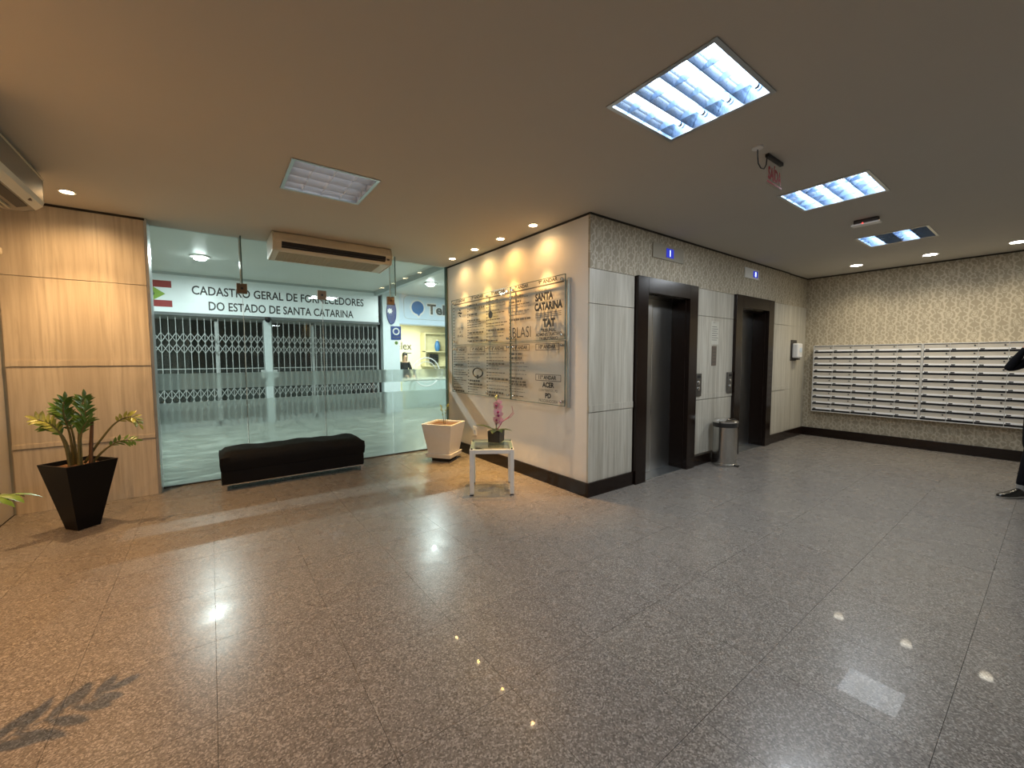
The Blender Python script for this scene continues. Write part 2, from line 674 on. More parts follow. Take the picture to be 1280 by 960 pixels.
# ---- ceiling with openings for the four louvre fixtures
LAMPS = [(-0.88, -1.555, 'a'), (-2.25, 0.835, 'b'), (1.385, -1.59, 'c'), (3.64, -1.605, 'd')]
LH = 0.31
cx = sorted(set([XL - 0.1, W + 0.1] + [x + s * LH for x, y, _ in LAMPS for s in (-1, 1)]))
cy = sorted(set([YB - 0.1, GY + 0.03] + [y + s * LH for x, y, _ in LAMPS for s in (-1, 1)]))
b = MB()
for i in range(len(cx) - 1):
    for j in range(len(cy) - 1):
        mx, my = (cx[i] + cx[i + 1]) / 2, (cy[j] + cy[j + 1]) / 2
        if any(abs(mx - x) < LH and abs(my - y) < LH for x, y, _ in LAMPS):
            continue
        b.box(cx[i], cy[j], H, cx[i + 1], cy[j + 1], H + 0.012)
struct(b.build('ceiling', 'ceiling_paint'), 'plain off-white plaster ceiling of the lobby')

# ---- lift wall (faces the camera side), with two lift openings
LIFTS = [(0.93, 1.80), (3.22, 4.13)]
OH = 2.19
wall_c = sroot('wall_center', 'lift lobby wall with veneer panels under patterned wallpaper')
for (x0, x1, z0) in ((0.02, LIFTS[0][0], 0), (LIFTS[0][1], LIFTS[1][0], 0), (LIFTS[1][1], W + 0.1, 0), (LIFTS[0][0], LIFTS[0][1], OH), (LIFTS[1][0], LIFTS[1][1], OH)):
    MB().box(x0, 0.015, z0, x1, 0.25, H).build('masonry', 'plain_wall', wall_c)
JX = 4.98   # the wall steps back a little past this point
MB().box(0.0, -0.004, 2.36, JX, 0.02, H - 0.02).build('wallpaper', 'damask_wallpaper', wall_c)
MB().box(JX, 0.012, 2.36, W, 0.02, H - 0.02).build('wallpaper', 'damask_wallpaper', wall_c)
ROWS = [(0.15, 0.882), (0.887, 2.003), (2.008, 2.357)]
for (a, c) in ((0.0, 0.725), (1.975, 3.035), (4.305, JX), (JX + 0.003, W)):
    for (z0, z1) in ROWS:
        y = 0.0 if a < JX else 0.013
        MB().box(a + 0.001, y - 0.002, z0, c - 0.001, y + 0.02, z1).build('veneer_panel', 'bleached_veneer', wall_c, bevel=0.002)
    y = 0.0 if a < JX else 0.013
    if a < JX:
        MB().box(a + 0.001, -0.008, 0.89, c - 0.001, 0.0, 0.96).build('panel_rail', 'bleached_veneer', wall_c)
bb = MB().box(-0.022, -0.022, 0, 0.725, 0.0, 0.15)
bl = sroot('baseboard_center', 'glossy dark baseboard under the veneer panels')
bb.build('board', 'wenge', bl, bevel=0.003)
MB().box(1.975, -0.022, 0, 3.035, 0.0, 0.13).build('board', 'wenge', bl, bevel=0.003)
MB().box(4.305, -0.022, 0, JX, 0.0, 0.15).build('board', 'wenge', bl, bevel=0.003)
MB().box(JX, -0.008, 0, W - 0.022, 0.014, 0.15).build('board', 'wenge', bl, bevel=0.003)

# ---- directory wall
wd_ = MB().box(0.0, 0.02, 0, 0.25, 3.14, H)
struct(wd_.build('wall_return', 'wall_paint'), 'cream painted wall carrying the floor directory')
struct(MB().box(-0.022, 0.0, 0, 0.0, 3.06, 0.15).build('baseboard_return', 'wenge', bevel=0.003), 'dark baseboard below the floor directory')
struct(MB().box(-0.004, -0.006, H - 0.022, 0.0, 3.1, H).build('trim_1', 'shadow_gap'), 'dark shadow gap between directory wall and ceiling')
struct(MB().box(0.0, -0.006, H - 0.022, JX, 0.0, H).box(JX, 0.008, H - 0.022, W, 0.014, H).build('trim_2', 'shadow_gap'), 'dark shadow gap between lift wall and ceiling')

# ---- mailbox wall
wr = MB().box(W, YB - 0.1, 0, W + 0.1, 0.25, H)
wall_r = struct(wr.build('wall_right', 'plain_wall'), 'wall covered in beige patterned wallpaper behind the mailboxes')
MB().box(W - 0.004, YB, 0.15, W + 0.01, 0.02, H - 0.02).build('wallpaper', 'damask_wallpaper', wall_r)
struct(MB().box(W - 0.022, YB, 0, W, 0.014, 0.15).build('baseboard_right', 'wenge', bevel=0.003), 'dark baseboard under the mailboxes')
struct(MB().box(W - 0.006, YB, H - 0.022, W, 0.012, H).build('trim_3', 'shadow_gap'), 'dark shadow gap over the mailbox wall')

# ---- side wall and the wall behind the camera
struct(MB().box(XL - 0.1, YB - 0.1, 0, XL, GY + 0.1, H).build('wall_left', 'plain_wall'), 'pale plain side wall beside the timber column')
struct(MB().box(XL - 0.1, YB - 0.1, 0, W + 0.1, YB, H).build('wall_back', 'plain_wall'), 'pale plain wall across the lobby from the glass')

# ---- timber-clad column
colr = sroot('wall_column', 'column clad in pale grained veneer lit by a warm downlight')
MB().box(XL + 0.02, COLY + 0.012, 0, -3.615, GY + 0.10, H).build('core', 'plain_wall', colr)
for (z0, z1) in ((0.0, 0.605), (0.615, 1.380), (1.386, 2.213), (2.219, H - 0.022)):
    MB().box(XL + 0.03, COLY, z0, -3.61, COLY + 0.02, z1).build('veneer_panel', 'veneer_warm_lit', colr, bevel=0.002)
MB().box(XL + 0.03, COLY - 0.006, 0.615, -3.61, COLY + 0.001, 0.655).build('panel_rail', 'veneer_warm_lit', colr)
MB().box(XL + 0.03, COLY - 0.006, 1.386, -3.61, COLY + 0.001, 1.44).build('panel_rail', 'veneer_warm_lit', colr)
MB().box(-3.609, COLY + 0.004, 0, -3.585, GY + 0.05, H).build('edge_trim', 'aluminium', colr)
MB().box(XL, COLY + 0.03, 0, XL + 0.03, COLY + 0.06, H).build('side_strip', 'gate_post', colr)
struct(MB().box(XL, COLY - 0.004, H - 0.022, -3.6, COLY + 0.01, H).build('trim_4', 'shadow_gap'), 'dark shadow gap over the timber column')

# ---- glass front: fixed panes, two doors, frosted bands
GX = [-3.585, -2.765, -1.87, -0.93, 0.0]
DH = 2.30


def pane(root, x0, x1, z0, z1, y=GY):
    MB().box(x0 + 0.003, y - 0.005, z0, x1 - 0.003, y + 0.005, z1).build('pane', 'clear_glass', root)


def film(root, x0, x1, y=GY):
    for z0, z1 in ((0.015, 0.955), (1.10, 1.285)):
        MB().quad((x0 + 0.004, y - 0.007, z0), (x1 - 0.004, y - 0.007, z0), (x1 - 0.004, y - 0.007, z1), (x0 + 0.004, y - 0.007, z1)).build('frosted_film', 'frosted_film', root, normals=False)


win = {}
win[1] = sroot('window_1', 'fixed glass pane beside the timber column with frosted bands')
pane(win[1], GX[0], GX[1], 0.012, H - 0.005)
film(win[1], GX[0], GX[1])
win[2] = sroot('window_2', 'fixed glass pane beside the directory wall with frosted bands')
pane(win[2], GX[3], GX[4], 0.012, H - 0.005)
film(win[2], GX[3], GX[4])
win[3] = sroot('window_3', 'glass transom above the doors behind the hanging air conditioner')
for i in (1, 2):
    pane(win[3], GX[i], GX[i + 1], DH + 0.004, H - 0.005)
for i in (1, 2):
    d = sroot('door_%d' % i, ('glass door leaf behind the bench, next to the column', 'glass door leaf behind the bench, next to the white planter')[i - 1])
    pane(d, GX[i], GX[i + 1], 0.012, DH)
    film(d, GX[i], GX[i + 1])
    MB().box(GX[i] + 0.002, GY - 0.006, 0.012, GX[i] + 0.007, GY + 0.006, DH).build('polished_edge', 'glass_edge_light', d)
for i, x in enumerate(GX[1:4]):
    r = thing('glass_patch_fitting', ('square patch fitting on the glass beside the first letters of the long sign', 'square patch fitting in the middle of the glass doors', 'square patch fitting on the glass above the blue oval sign')[i], 'door fitting', (x, GY, DH), group='patch fittings on the glass')
    MB().box(-0.055, -0.022, -0.06, 0.055, 0.022, 0.06).build('plate', 'brass_fitting', r, bevel=0.006)
    MB().lathe([(0.014, 0), (0.014, 0.006)], 12).build('screw', 'black_plastic', r).rotation_euler = (PI / 2, 0, 0)
    r.children[-1].location = (0, -0.022, 0)
for i, x in ((0, GX[1]), (2, GX[3])):
    r = thing('glass_fin', ('upright glass stiffening fin above the patch fitting near the column', 'upright glass stiffening fin beside the directory wall')[i // 2], 'glass fin', (x, GY - 0.006, DH + 0.05))
    MB().box(-0.006, -0.20 if i else -0.10, 0, 0.006, -0.001, H - DH - 0.052).build('blade', 'clear_glass', r)
    MB().box(-0.0065, -0.205 if i else -0.105, 0, 0.0065, -0.20 if i else -0.10, H - DH - 0.052).build('edge', 'glass_edge', r)
    MB().box(-0.016, -0.02, 0, -0.0065, -0.001, H - DH - 0.052).build('channel', 'glass_edge_light', r)
struct(MB().box(GX[0], GY - 0.02, -0.002, 0.0, GY + 0.02, 0.012).build('trim_5', 'shadow_gap'), 'thin dark floor channel under the glass front')
struct(MB().box(-0.03, GY - 0.03, 0.012, -0.004, GY + 0.02, H).build('trim_6', 'glass_edge'), 'dark upright glass channel at the directory wall')

# ---- arcade outside the glass
struct(MB().box(-9, GY + 0.03, -0.1, 9, SY + 3.2, -0.001).build('floor_arcade', 'streaked_stone_floor'), 'streaked pale stone floor of the arcade outside the glass')
struct(MB().box(-9, GY + 0.03, H2, 9, SY, H2 + 0.1).build('ceiling_arcade', 'arcade_ceiling'), 'pale ceiling of the arcade outside the glass')
struct(MB().box(-9, GY + 0.031, H, 0.25, GY + 0.06, H2).build('trim_7', 'arcade_wall'), 'narrow wall strip above the glass front')
struct(MB().box(0.25, 3.0, 0, 9, 3.14, H2).build('wall_arcade_near', 'arcade_wall'))
struct(MB().box(-9, 3.0, 0, XL - 0.1, 3.14, H2).build('wall_arcade_side', 'arcade_wall'))
struct(MB().box(-9.1, 3, 0, -9, SY + 3.2, H2).build('wall_arcade_end', 'arcade_wall'))
struct(MB().box(9, 3, 0, 9.1, SY + 3.2, H2).build('wall_arcade_far_end', 'arcade_wall'))
struct(MB().box(0.40, GY + 0.06, H2 - 0.11, 0.52, SY, H2).build('trim_8', 'gate_post'), 'narrow grey beam along the arcade ceiling')
# closed shop: dark room behind the gate, and the cream room of the lit shop
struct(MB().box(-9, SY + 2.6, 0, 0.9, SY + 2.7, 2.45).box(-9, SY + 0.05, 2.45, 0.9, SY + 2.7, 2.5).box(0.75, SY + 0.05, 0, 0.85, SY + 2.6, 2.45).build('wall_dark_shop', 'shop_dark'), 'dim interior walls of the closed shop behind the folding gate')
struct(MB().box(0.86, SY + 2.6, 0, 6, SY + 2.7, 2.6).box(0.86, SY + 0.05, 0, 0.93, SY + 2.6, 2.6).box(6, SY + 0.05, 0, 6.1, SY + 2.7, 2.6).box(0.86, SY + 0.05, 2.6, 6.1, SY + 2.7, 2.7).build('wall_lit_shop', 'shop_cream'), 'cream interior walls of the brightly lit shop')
struct(MB().box(0.60, SY - 0.14, 0, 1.05, SY + 0.1, H2).build('wall_pillar', 'pillar_white'), 'white pillar between the two shops across the arcade')

# ================================================================== LIGHT FIXTURES


def louvre_lamp(x, y, label, lit, grp='square louvre fixtures in the ceiling'):
    r = thing('louvre_ceiling_light', label, 'ceiling light', (x, y, H), group=grp)
    h, d = LH, 0.105
    rm = 'reflector' if 1 in lit else 'reflector_dim_lit'
    MB().box(-h, -h, d, h, h, d + 0.01).box(-h, -h, 0, -h + 0.006, h, d).box(h - 0.006, -h, 0, h, h, d).box(-h, -h, 0, h, -h + 0.006, d).box(-h, h - 0.006, 0, h, h, d).build('housing', rm, r)
    f = MB()
    for a in (-1, 1):
        f.box(-h - 0.014, a * h - 0.012, -0.006, h + 0.014, a * h + 0.012, -0.0005)
        f.box(a * h - 0.012, -h + 0.012, -0.006, a * h + 0.012, h - 0.012, -0.0005)
    f.build('frame', 'aluminium', r)
    cell = 2 * h / 4
    for j in range(4):
        yc = -h + (j + 0.5) * cell
        t = MB()
        t.tube([(-h + 0.012, yc, 0.062), (h - 0.012, yc, 0.062)], 0.013, 10)
        tb = t.build('fluorescent_tube', 'tube_lit' if lit[j] == 1 else 'tube_dim' if lit[j] else 'tube_off', r, smooth=50)
        for s in (-1, 1):
            MB().tube([(s * (h - 0.012), yc, 0.062), (s * (h - 0.035), yc, 0.062)], 0.0145, 10).build('socket', 'aluminium', tb)
    pr_ = []
    for k in range(9):           # one trough: a shallow curved reflector
        a = -1 + 2 * k / 8
        pr_.append((a * (cell / 2 - 0.002), 0.10 - 0.092 * (a * a)))
    tm = MB()
    for k in range(8):
        (y0, z0), (y1, z1) = pr_[k], pr_[k + 1]
        tm.quad((-h + 0.008, y0, z0), (h - 0.008, y0, z0), (h - 0.008, y1, z1), (-h + 0.008, y1, z1))
    me = tm.mesh('reflector_trough', rm, 60, normals=False)
    for j in range(4):
        put('reflector_trough', me, r, (0, -h + (j + 0.5) * cell, 0))
    bl_ = MB()
    n = 8
    pts_t, pts_b = [], []
    for k in range(n + 1):
        a = -1 + 2 * k / n
        pts_t.append((a * (cell / 2 - 0.004), 0.012 + 0.040 * (1 - abs(a)) ** 0.7))
    poly = [(-cell / 2 + 0.004, 0.002)] + [(cell / 2 - 0.004, 0.002)] + [(yy, zz) for yy, zz in reversed(pts_t)]
    bl_.prism(poly, lambda yy, zz: (-0.0012, yy, zz), lambda yy, zz: (0.0012, yy, zz))
    bm_ = bl_.mesh('louvre_blade', rm)
    if 1 in lit:
        area_light('lamp_light', (0, 0, -0.008), 2 * h - 0.05, FIXTURE_W * sum(lit) / 4, (0.90, 0.96, 1.0), r, 'SQUARE')
    for j in range(4):
        for i in range(1, 4):
            put('louvre_blade', bm_, r, (-h + i * cell, -h + (j + 0.5) * cell, 0))
    return r


louvre_lamp(LAMPS[0][0], LAMPS[0][1], 'largest lit louvre fixture, with four glowing tubes, before the hanging exit sign', (1, 1, 1, 1))
louvre_lamp(LAMPS[1][0], LAMPS[1][1], 'faintly glowing louvre fixture in the ceiling before the hanging air conditioner', (0.1, 0.1, 0.1, 0.1))
louvre_lamp(LAMPS[2][0], LAMPS[2][1], 'lit louvre fixture just beyond the hanging exit sign', (1, 1, 1, 1))
louvre_lamp(LAMPS[3][0], LAMPS[3][1], 'half lit louvre fixture towards the mailbox wall, past the emergency light', (0, 1, 0, 1))


def downlight(x, y, label, mat, watts, col, ang, blend, grp, rad=0.045, z=H, src=0.02, spill=0.0):
    r = thing('downlight', label, 'downlight', (x, y, z), group=grp)
    MB().lathe([(rad, -0.0005), (rad + 0.016, -0.0005), (rad + 0.014, -0.006), (rad + 0.002, -0.005)], 24).build('trim_ring', 'white_metal', r, smooth=40)
    MB().lathe([(rad * 0.95, -0.007), (rad * 0.5, -0.010), (0.004, -0.011)], 20).build('lamp_face', mat, r, smooth=60)
    spot_light('lamp_light', (0, 0, -0.035), watts, col, r, ang, blend, src)
    if spill:
        spot_light('lamp_spill', (0, 0, -0.036), watts * spill, col, r, 160, 1.0, src)
    return r


WARM = (1.0, 0.72, 0.40)
G1 = 'warm downlights along the directory wall'
for i, (y, lab, k) in enumerate(((2.50, 'warm downlight beside the glass front', 0.9), (1.87, 'second warm downlight from the glass front', 1.0), (1.27, 'third warm downlight from the glass front', 1.25), (0.645, 'warm downlight by the corner of the directory wall', 1.15))):
    c = [(1.0, 0.60, 0.22), (1.0, 0.63, 0.19), (1.0, 0.48, 0.12), (1.0, 0.55, 0.20)][i]
    downlight(-0.205, y, lab, 'halogen', SPOT_WARM_W * k, c, 54, 1.0, G1, spill=0.05)
G2 = 'warm downlights along the side wall'
downlight(-4.05, 2.34, 'warm downlight in front of the timber column', 'halogen', SPOT_COLUMN_W, (1.0, 0.60, 0.27), 92, 1.0, G2, spill=0.35)
downlight(-4.35, -0.10, 'warm downlight above the second black planter', 'halogen', SPOT_COLUMN_W * 2.3, (1.0, 0.50, 0.18), 115, 1.0, G2)
G3 = 'white downlights over the mailboxes'
for y, lab in ((-0.857, 'white downlight over the first mailbox columns'), (-1.68, 'white downlight over the middle of the mailboxes'), (-2.47, 'white downlight over the last mailbox columns in view')):
    downlight(5.18, y, lab, 'led_white', SPOT_MAIL_W, (1.0, 0.86, 0.62), 140, 1.0, G3, rad=0.075, src=0.06)
downlight(1.36, 0.09, 'small white downlight set into the head of the lift frame closest to the corner', 'led_white', 0.6, (1.0, 0.9, 0.75), 110, 0.5, 'downlight in a lift frame', rad=0.022, z=OH)

G4 = 'round arcade ceiling lamps'
for (x, y, lab) in ((-3.18, 5.95, 'round arcade lamp over the state sign, seen through the fixed pane'), (1.09, 5.98, 'round arcade lamp in front of the blue shop fascia'), (-5.6, 5.95, 'round arcade lamp hidden past the timber column'), (4.0, 5.98, 'round arcade lamp beyond the lit shop')):
    r = thing('arcade_ceiling_lamp', lab, 'ceiling light', (x, y, H2), group=G4)
    MB().lathe([(0.13, -0.0005), (0.145, -0.0005), (0.14, -0.02), (0.125, -0.022)], 28).build('ring', 'white_metal', r, smooth=40)
    MB().lathe([(0.085, -0.0225), (0.085, -0.055), (0.06, -0.066), (0.004, -0.07)], 24).build('diffuser', 'arcade_lamp', r, smooth=60)
    area_light('lamp_light', (0, 0, -0.075), 0.07, CORRIDOR_W, (0.90, 1.0, 0.98), r)
r = thing('shop_ceiling_panel', 'unseen square panel added to light the shop interior', 'ceiling light', (2.3, SY + 1.2, 2.6))  # unseen panel, added to brighten the shop
MB().box(-0.5, -0.5, -0.012, 0.5, 0.5, -0.001).build('frame', 'white_metal', r)
area_light('lamp_light', (0, 0, -0.02), 0.9, SHOP_W, (1.0, 0.97, 0.84), r, 'SQUARE')

# ---- emergency light bar on the ceiling
r = thing('emergency_light', 'slim white emergency light bar with a red indicator on the ceiling', 'emergency light', (2.51, -1.575, H))
MB().box(-0.03, -0.10, -0.045, 0.03, 0.10, -0.0005).build('base', 'dark_plate', r, bevel=0.004)
MB().box(-0.045, -0.118, -0.062, 0.045, 0.118, -0.045).build('lens', 'white_plastic', r, bevel=0.004)
MB().ball((-0.047, 0.02, -0.047), 0.008).build('indicator', 'led_red', r)

# ---- hanging exit sign
r = thing('exit_sign', 'hanging clear exit sign with red lettering and a loop of cable', 'exit sign', (0.28, -1.55, H))
MB().box(-0.125, -0.004, -0.205, 0.125, 0.004, -0.012).build('plate', 'acrylic', r)
MB().box(-0.128, -0.012, -0.022, 0.128, 0.012, -0.0005).build('top_rail', 'black_plastic', r)
MB().box(-0.125, -0.006, -0.195, 0.125, -0.0045, -0.182).build('underline', 'sign_red', r)
lettering('lettering', 'SAÍDA', 0.23, 0.115, (-0.115, -0.0055, -0.172), (1, 0, 0), (0, 0, 1), 'sign_red', r, 0.045)
MB().tube([(-0.28, 0, -0.004), (-0.275, 0, -0.06), (-0.262, 0, -0.105), (-0.22, 0, -0.125), (-0.17, 0, -0.118), (-0.135, 0, -0.08), (-0.127, 0, -0.02)], 0.004, 6).build('cable', 'black_plastic', r, smooth=60)
MB().lathe([(0.035, -0.0005), (0.035, -0.012), (0.01, -0.018)], 16, (-0.28, 0, 0)).build('ceiling_rose', 'white_plastic', r, smooth=40)

# ================================================================== LIFTS


def lift(x0, x1, label, split, digit, disp, n):
    r = thing('lift_entrance', label, 'lift door', ((x0 + x1) / 2, 0, 0), group='lift entrances')
    hw = (x1 - x0) / 2
    ow = hw + 0.19
    D = 0.205
    fr = MB().box(-ow, -0.045, 0, -hw, 0.0145, 2.365)
    fr.build('jamb', 'wenge', r, bevel=0.003)
    MB().box(hw, -0.045, 0, ow, 0.0145, 2.365).build('jamb', 'wenge', r, bevel=0.003)
    MB().box(-hw, -0.045, OH, hw, 0.0145, 2.365).build('header', 'wenge', r, bevel=0.003)
    MB().box(-hw - 0.001, 0.0145, 0, -hw + 0.012, D, OH).build('reveal', 'wenge', r)
    MB().box(hw - 0.012, 0.0145, 0, hw + 0.001, D, OH).build('reveal', 'wenge', r)
    MB().box(-hw + 0.012, 0.0145, OH - 0.012, hw - 0.012, D, OH).build('soffit', 'wenge', r)
    MB().box(-hw + 0.012, 0.0, 0.0, hw - 0.012, 0.25, 0.006).build('sill', 'aluminium', r)
    s = -hw + 0.012 + split * (2 * hw - 0.024)
    MB().box(-hw + 0.012, D - 0.022, 0.008, s, D, OH - 0.012).build('door_leaf', 'brushed_steel', r, bevel=0.002)
    l2 = MB().box(s - 0.015, D, 0.008, hw - 0.012, D + 0.025, OH - 0.012).build('door_leaf', 'brushed_steel', r, bevel=0.002)
    MB().box(s + 0.001, D - 0.022, 0.008, s + 0.007, D, OH - 0.012).build('edge_strip', 'chrome', r)
    MB().box(-hw, D + 0.03, 0, hw, D + 0.04, OH).build('shaft_panel', 'mail_dark', r)
    return r


lift(LIFTS[0][0], LIFTS[0][1], 'steel lift doors in a glossy dark frame closest to the corner', 0.46, '1', 0, 0)
lift(LIFTS[1][0], LIFTS[1][1], 'steel lift doors in a glossy dark frame next to the hand dispenser', 0.46, '8', 0, 1)


def display(x0, x1, z0, z1, bx, digit, label, mat):
    r = thing('lift_display', label, 'display', ((x0 + x1) / 2, -0.004, (z0 + z1) / 2), group='lift displays above the doors')
    hw, hh = (x1 - x0) / 2, (z1 - z0) / 2
    MB().box(-hw, -0.014, -hh, hw, 0.0, hh).build('plate', mat, r, bevel=0.003)
    s = MB().box(bx - 0.075, -0.017, -hh * 0.62, bx + 0.075, -0.0141, hh * 0.62).build('screen', 'display_blue', r)
    lettering('digit', digit, None, 0.075, (bx, -0.0176, -0.0375), (1, 0, 0), (0, 0, 1), 'display_digit', s, 0.02, center=True)


display(1.035, 1.665, 2.61, 2.78, 0.02, '1', 'lift display plate showing a blue 1 above the lift closest to the corner', 'taupe_plate')
display(3.31, 3.765, 2.64, 2.79, 0.11, '8', 'bright lift display plate above the lift near the mailboxes', 'paper')

for x, lab in ((2.085, 'steel call button plate beside the frame of the lift closest to the corner'), (2.94, 'steel call button plate beside the frame of the lift above the bin')):
    r = thing('call_button_panel', lab, 'call button', (x, -0.002, 1.09), group='lift call plates')
    MB().box(-0.075, -0.022, -0.15, 0.075, 0, 0.15).build('plate', 'dark_steel', r, bevel=0.006)
    for z in (0.03, -0.05):
        q = MB().lathe([(0.024, 0), (0.024, 0.008), (0.019, 0.011)], 16).build('button', 'chrome', r, smooth=40)
        q.rotation_euler = (PI / 2, 0, 0)
        q.location = (0.0, -0.022, z)
    MB().box(-0.04, -0.024, 0.09, 0.04, -0.022, 0.125).build('indicator', 'mail_dark', r)

r = thing('notice_sheet', 'pale paper notice in a clear sleeve between the two lifts', 'notice', (2.505, -0.002, 1.79))
MB().box(-0.105, -0.004, -0.16, 0.105, 0, 0.16).build('sleeve', 'old_paper', r)
MB().box(-0.04, -0.006, 0.13, 0.04, -0.0042, 0.15).build('clip', 'aluminium', r)
b = MB()
for k in range(7):
    b.box(-0.08, -0.0048, 0.08 - k * 0.03, 0.05 + 0.03 * (k % 2), -0.0041, 0.086 - k * 0.03)
o = b.build('print_lines', 'ink_grey', r)
o['kind'] = 'stuff'
r = thing('lift_plaque', 'small brown plaque below the paper notice between the lifts', 'plaque', (2.495, -0.002, 1.475))
MB().box(-0.06, -0.008, -0.135, 0.06, 0, 0.135).build('plate', 'brown_plate', r, bevel=0.003)
b = MB()
for k in range(5):
    b.box(-0.045, -0.0088, 0.09 - k * 0.045, 0.04, -0.0081, 0.10 - k * 0.045)
o = b.build('print_lines', 'ink_grey', r)
o['kind'] = 'stuff'

r = thing('hand_sanitizer_dispenser', 'white hand sanitizer dispenser on a dark backplate near the mailboxes', 'dispenser', (5.33, 0.011, 1.57))
MB().box(-0.15, -0.012, -0.18, 0.10, 0, 0.19).build('backplate', 'dark_plate', r, bevel=0.004)
MB().box(-0.12, -0.115, -0.13, 0.085, -0.0125, 0.13).build('body', 'white_plastic', r, bevel=0.025)
MB().box(-0.06, -0.121, -0.03, 0.03, -0.115, 0.05).build('window', 'fascia_blue', r)
MB().box(-0.05, -0.10, -0.165, 0.02, -0.03, -0.131).build('nozzle', 'dark_plate', r, bevel=0.006)

# ---- pedal bin
r = thing('waste_bin', 'round brushed steel waste bin with a shiny lid between the lifts', 'bin', (2.47, -0.20, 0))
MB().lathe([(0.152, 0.0), (0.156, 0.004), (0.156, 0.03), (0.150, 0.034), (0.150, 0.52), (0.146, 0.522)], 40).build('body', 'bin_steel', r, smooth=40)
MB().lathe([(0.153, 0.522), (0.156, 0.53), (0.156, 0.575), (0.150, 0.58)], 40).build('bag_rim', 'black_plastic', r, smooth=40)
MB().lathe([(0.158, 0.58), (0.160, 0.585), (0.160, 0.60), (0.13, 0.622), (0.07, 0.634), (0.004, 0.637)], 40).build('lid', 'bin_lid_steel', r, smooth=40)
MB().box(-0.03, -0.19, 0.006, 0.03, -0.15, 0.018).build('pedal', 'black_plastic', r, bevel=0.003)

# ================================================================== MAILBOXES
MD = 0.14
CW, RH = 0.2775, 0.1152


def mailbank(y_start, ncol, label):
    """a bank of letterboxes ten rows high; local +x runs along -Y, local y out of the wall"""
    r = thing('mailbox_bank', label, 'mailboxes', (W - 0.005, y_start, 0.485), -PI / 2, group='mailbox banks on the papered wall')
    tw, th = ncol * CW, 10 * RH + 0.012
    fb = MB().box(0, -MD + 0.012, 0, tw, 0, th)
    fb.build('body', 'mail_dark', r)  # near-black body carries the shade of the letter slots in its colour
    fr = MB().box(-0.012, -MD - 0.006, -0.012, 0, 0, th + 0.012).box(tw, -MD - 0.006, -0.012, tw + 0.012, 0, th + 0.012)
    fr.box(0, -MD - 0.006, th, tw, 0, th + 0.012).box(0, -MD - 0.006, -0.012, tw, 0, 0)
    fr.build('frame', 'mail_frame', r)
    door = MB().box(0.004, -MD, 0.040, CW - 0.004, -MD + 0.011, RH - 0.003).mesh('mailbox_door', 'mail_plate')
    strip = MB().box(0.004, -MD - 0.010, 0.027, CW - 0.004, -MD + 0.011, 0.0545).mesh('slot_flap', 'mail_strip')
    lock = MB()
    lock.tube([(CW - 0.035, -MD - 0.006, 0.088), (CW - 0.035, -MD + 0.002, 0.088)], 0.010, 10)
    lockm = lock.mesh('lock', 'black_plastic')
    num = MB().box(0.018, -MD - 0.0108, 0.030, 0.060, -MD - 0.0101, 0.046).mesh('number_tag', 'ink')
    for i in range(ncol):
        if i:
            MB().box(i * CW - 0.003, -MD - 0.003, 0, i * CW + 0.003, -MD + 0.012, th).build('divider', 'mail_frame', r)
        for j in range(10):
            d = put('mailbox_door', door, r, (i * CW, 0, j * RH + 0.006))
            put('slot_flap', strip, d)
            put('lock', lockm, d)
            put('number_tag', num, d)
    return r


mailbank(-0.185, 5, 'bank of narrow pale mailboxes beside the lift wall corner')
mailbank(-0.185 - 5 * CW - 0.026, 5, 'bank of narrow pale mailboxes beside the dark-suited walker')

# ================================================================== DIRECTORY BOARD
SX = -0.045     # face of the panels, off the wall
DY0 = 2.84


def dpt(u, v, off=0.0):
    return (SX - off - DIRX, -u + (DY0 - DIRY), v - DIRZ)


DIRX, DIRY, DIRZ = 0.0, DY0, 0.0
dirr = thing('building_directory', 'large clear floor directory board with black lettering on the cream wall', 'directory board', (0, DY0, 0))
US, UE = 0.0, 2.54
VB, VM, VT = 0.925, 1.645, 2.345
USPLIT = DY0 - 1.29
PL = {}
for nm, (u0, u1, v0, v1) in {'bl': (US, USPLIT - 0.004, VB, VM - 0.006), 'br': (USPLIT + 0.004, UE, VB, VM - 0.006), 'tl': (US, USPLIT - 0.004, VM + 0.006, VT), 'tr': (USPLIT + 0.004, UE, VM + 0.006, VT)}.items():
    PL[nm] = MB().box(SX, -u1, v0, SX + 0.008, -u0, v1).build('panel', 'acrylic', dirr)
    eg = MB()
    for (a0, a1, c0, c1) in ((u0, u1, v0, v0 + 0.006), (u0, u1, v1 - 0.006, v1), (u0, u0 + 0.006, v0, v1), (u1 - 0.006, u1, v0, v1)):
        eg.box(SX - 0.001, -a1, c0, SX + 0.009, -a0, c1)
    eg.build('panel_edge', 'glass_edge', PL[nm])
    for u in ((u0 + 0.05, u1 - 0.05) if 'r' in nm else (u0 + 0.05, 1.005, u1 - 0.05)):
        for v in (v0 + 0.05, v1 - 0.05):
            q = MB().lathe([(0.016, 0), (0.016, 0.058), (0.012, 0.064)], 14).build('standoff', 'chrome', PL[nm], smooth=40)
            q.rotation_euler = (0, -PI / 2, 0)
            q.location = (-0.0005, -u, v)
MB().box(-0.030, -2.585, 0.915, -0.0005, -2.555, 2.30).build('side_rail', 'aluminium', dirr)

XD, YD = (0, -1, 0), (0, 0, 1)


def dtext(body, u, v, wd, ht, bold=0.0, center=True, mat='ink', name='lettering', par=None):
    return lettering(name, body, wd, ht, (SX - 0.0012, -u, v), XD, YD, mat, par or dirr, bold, center)


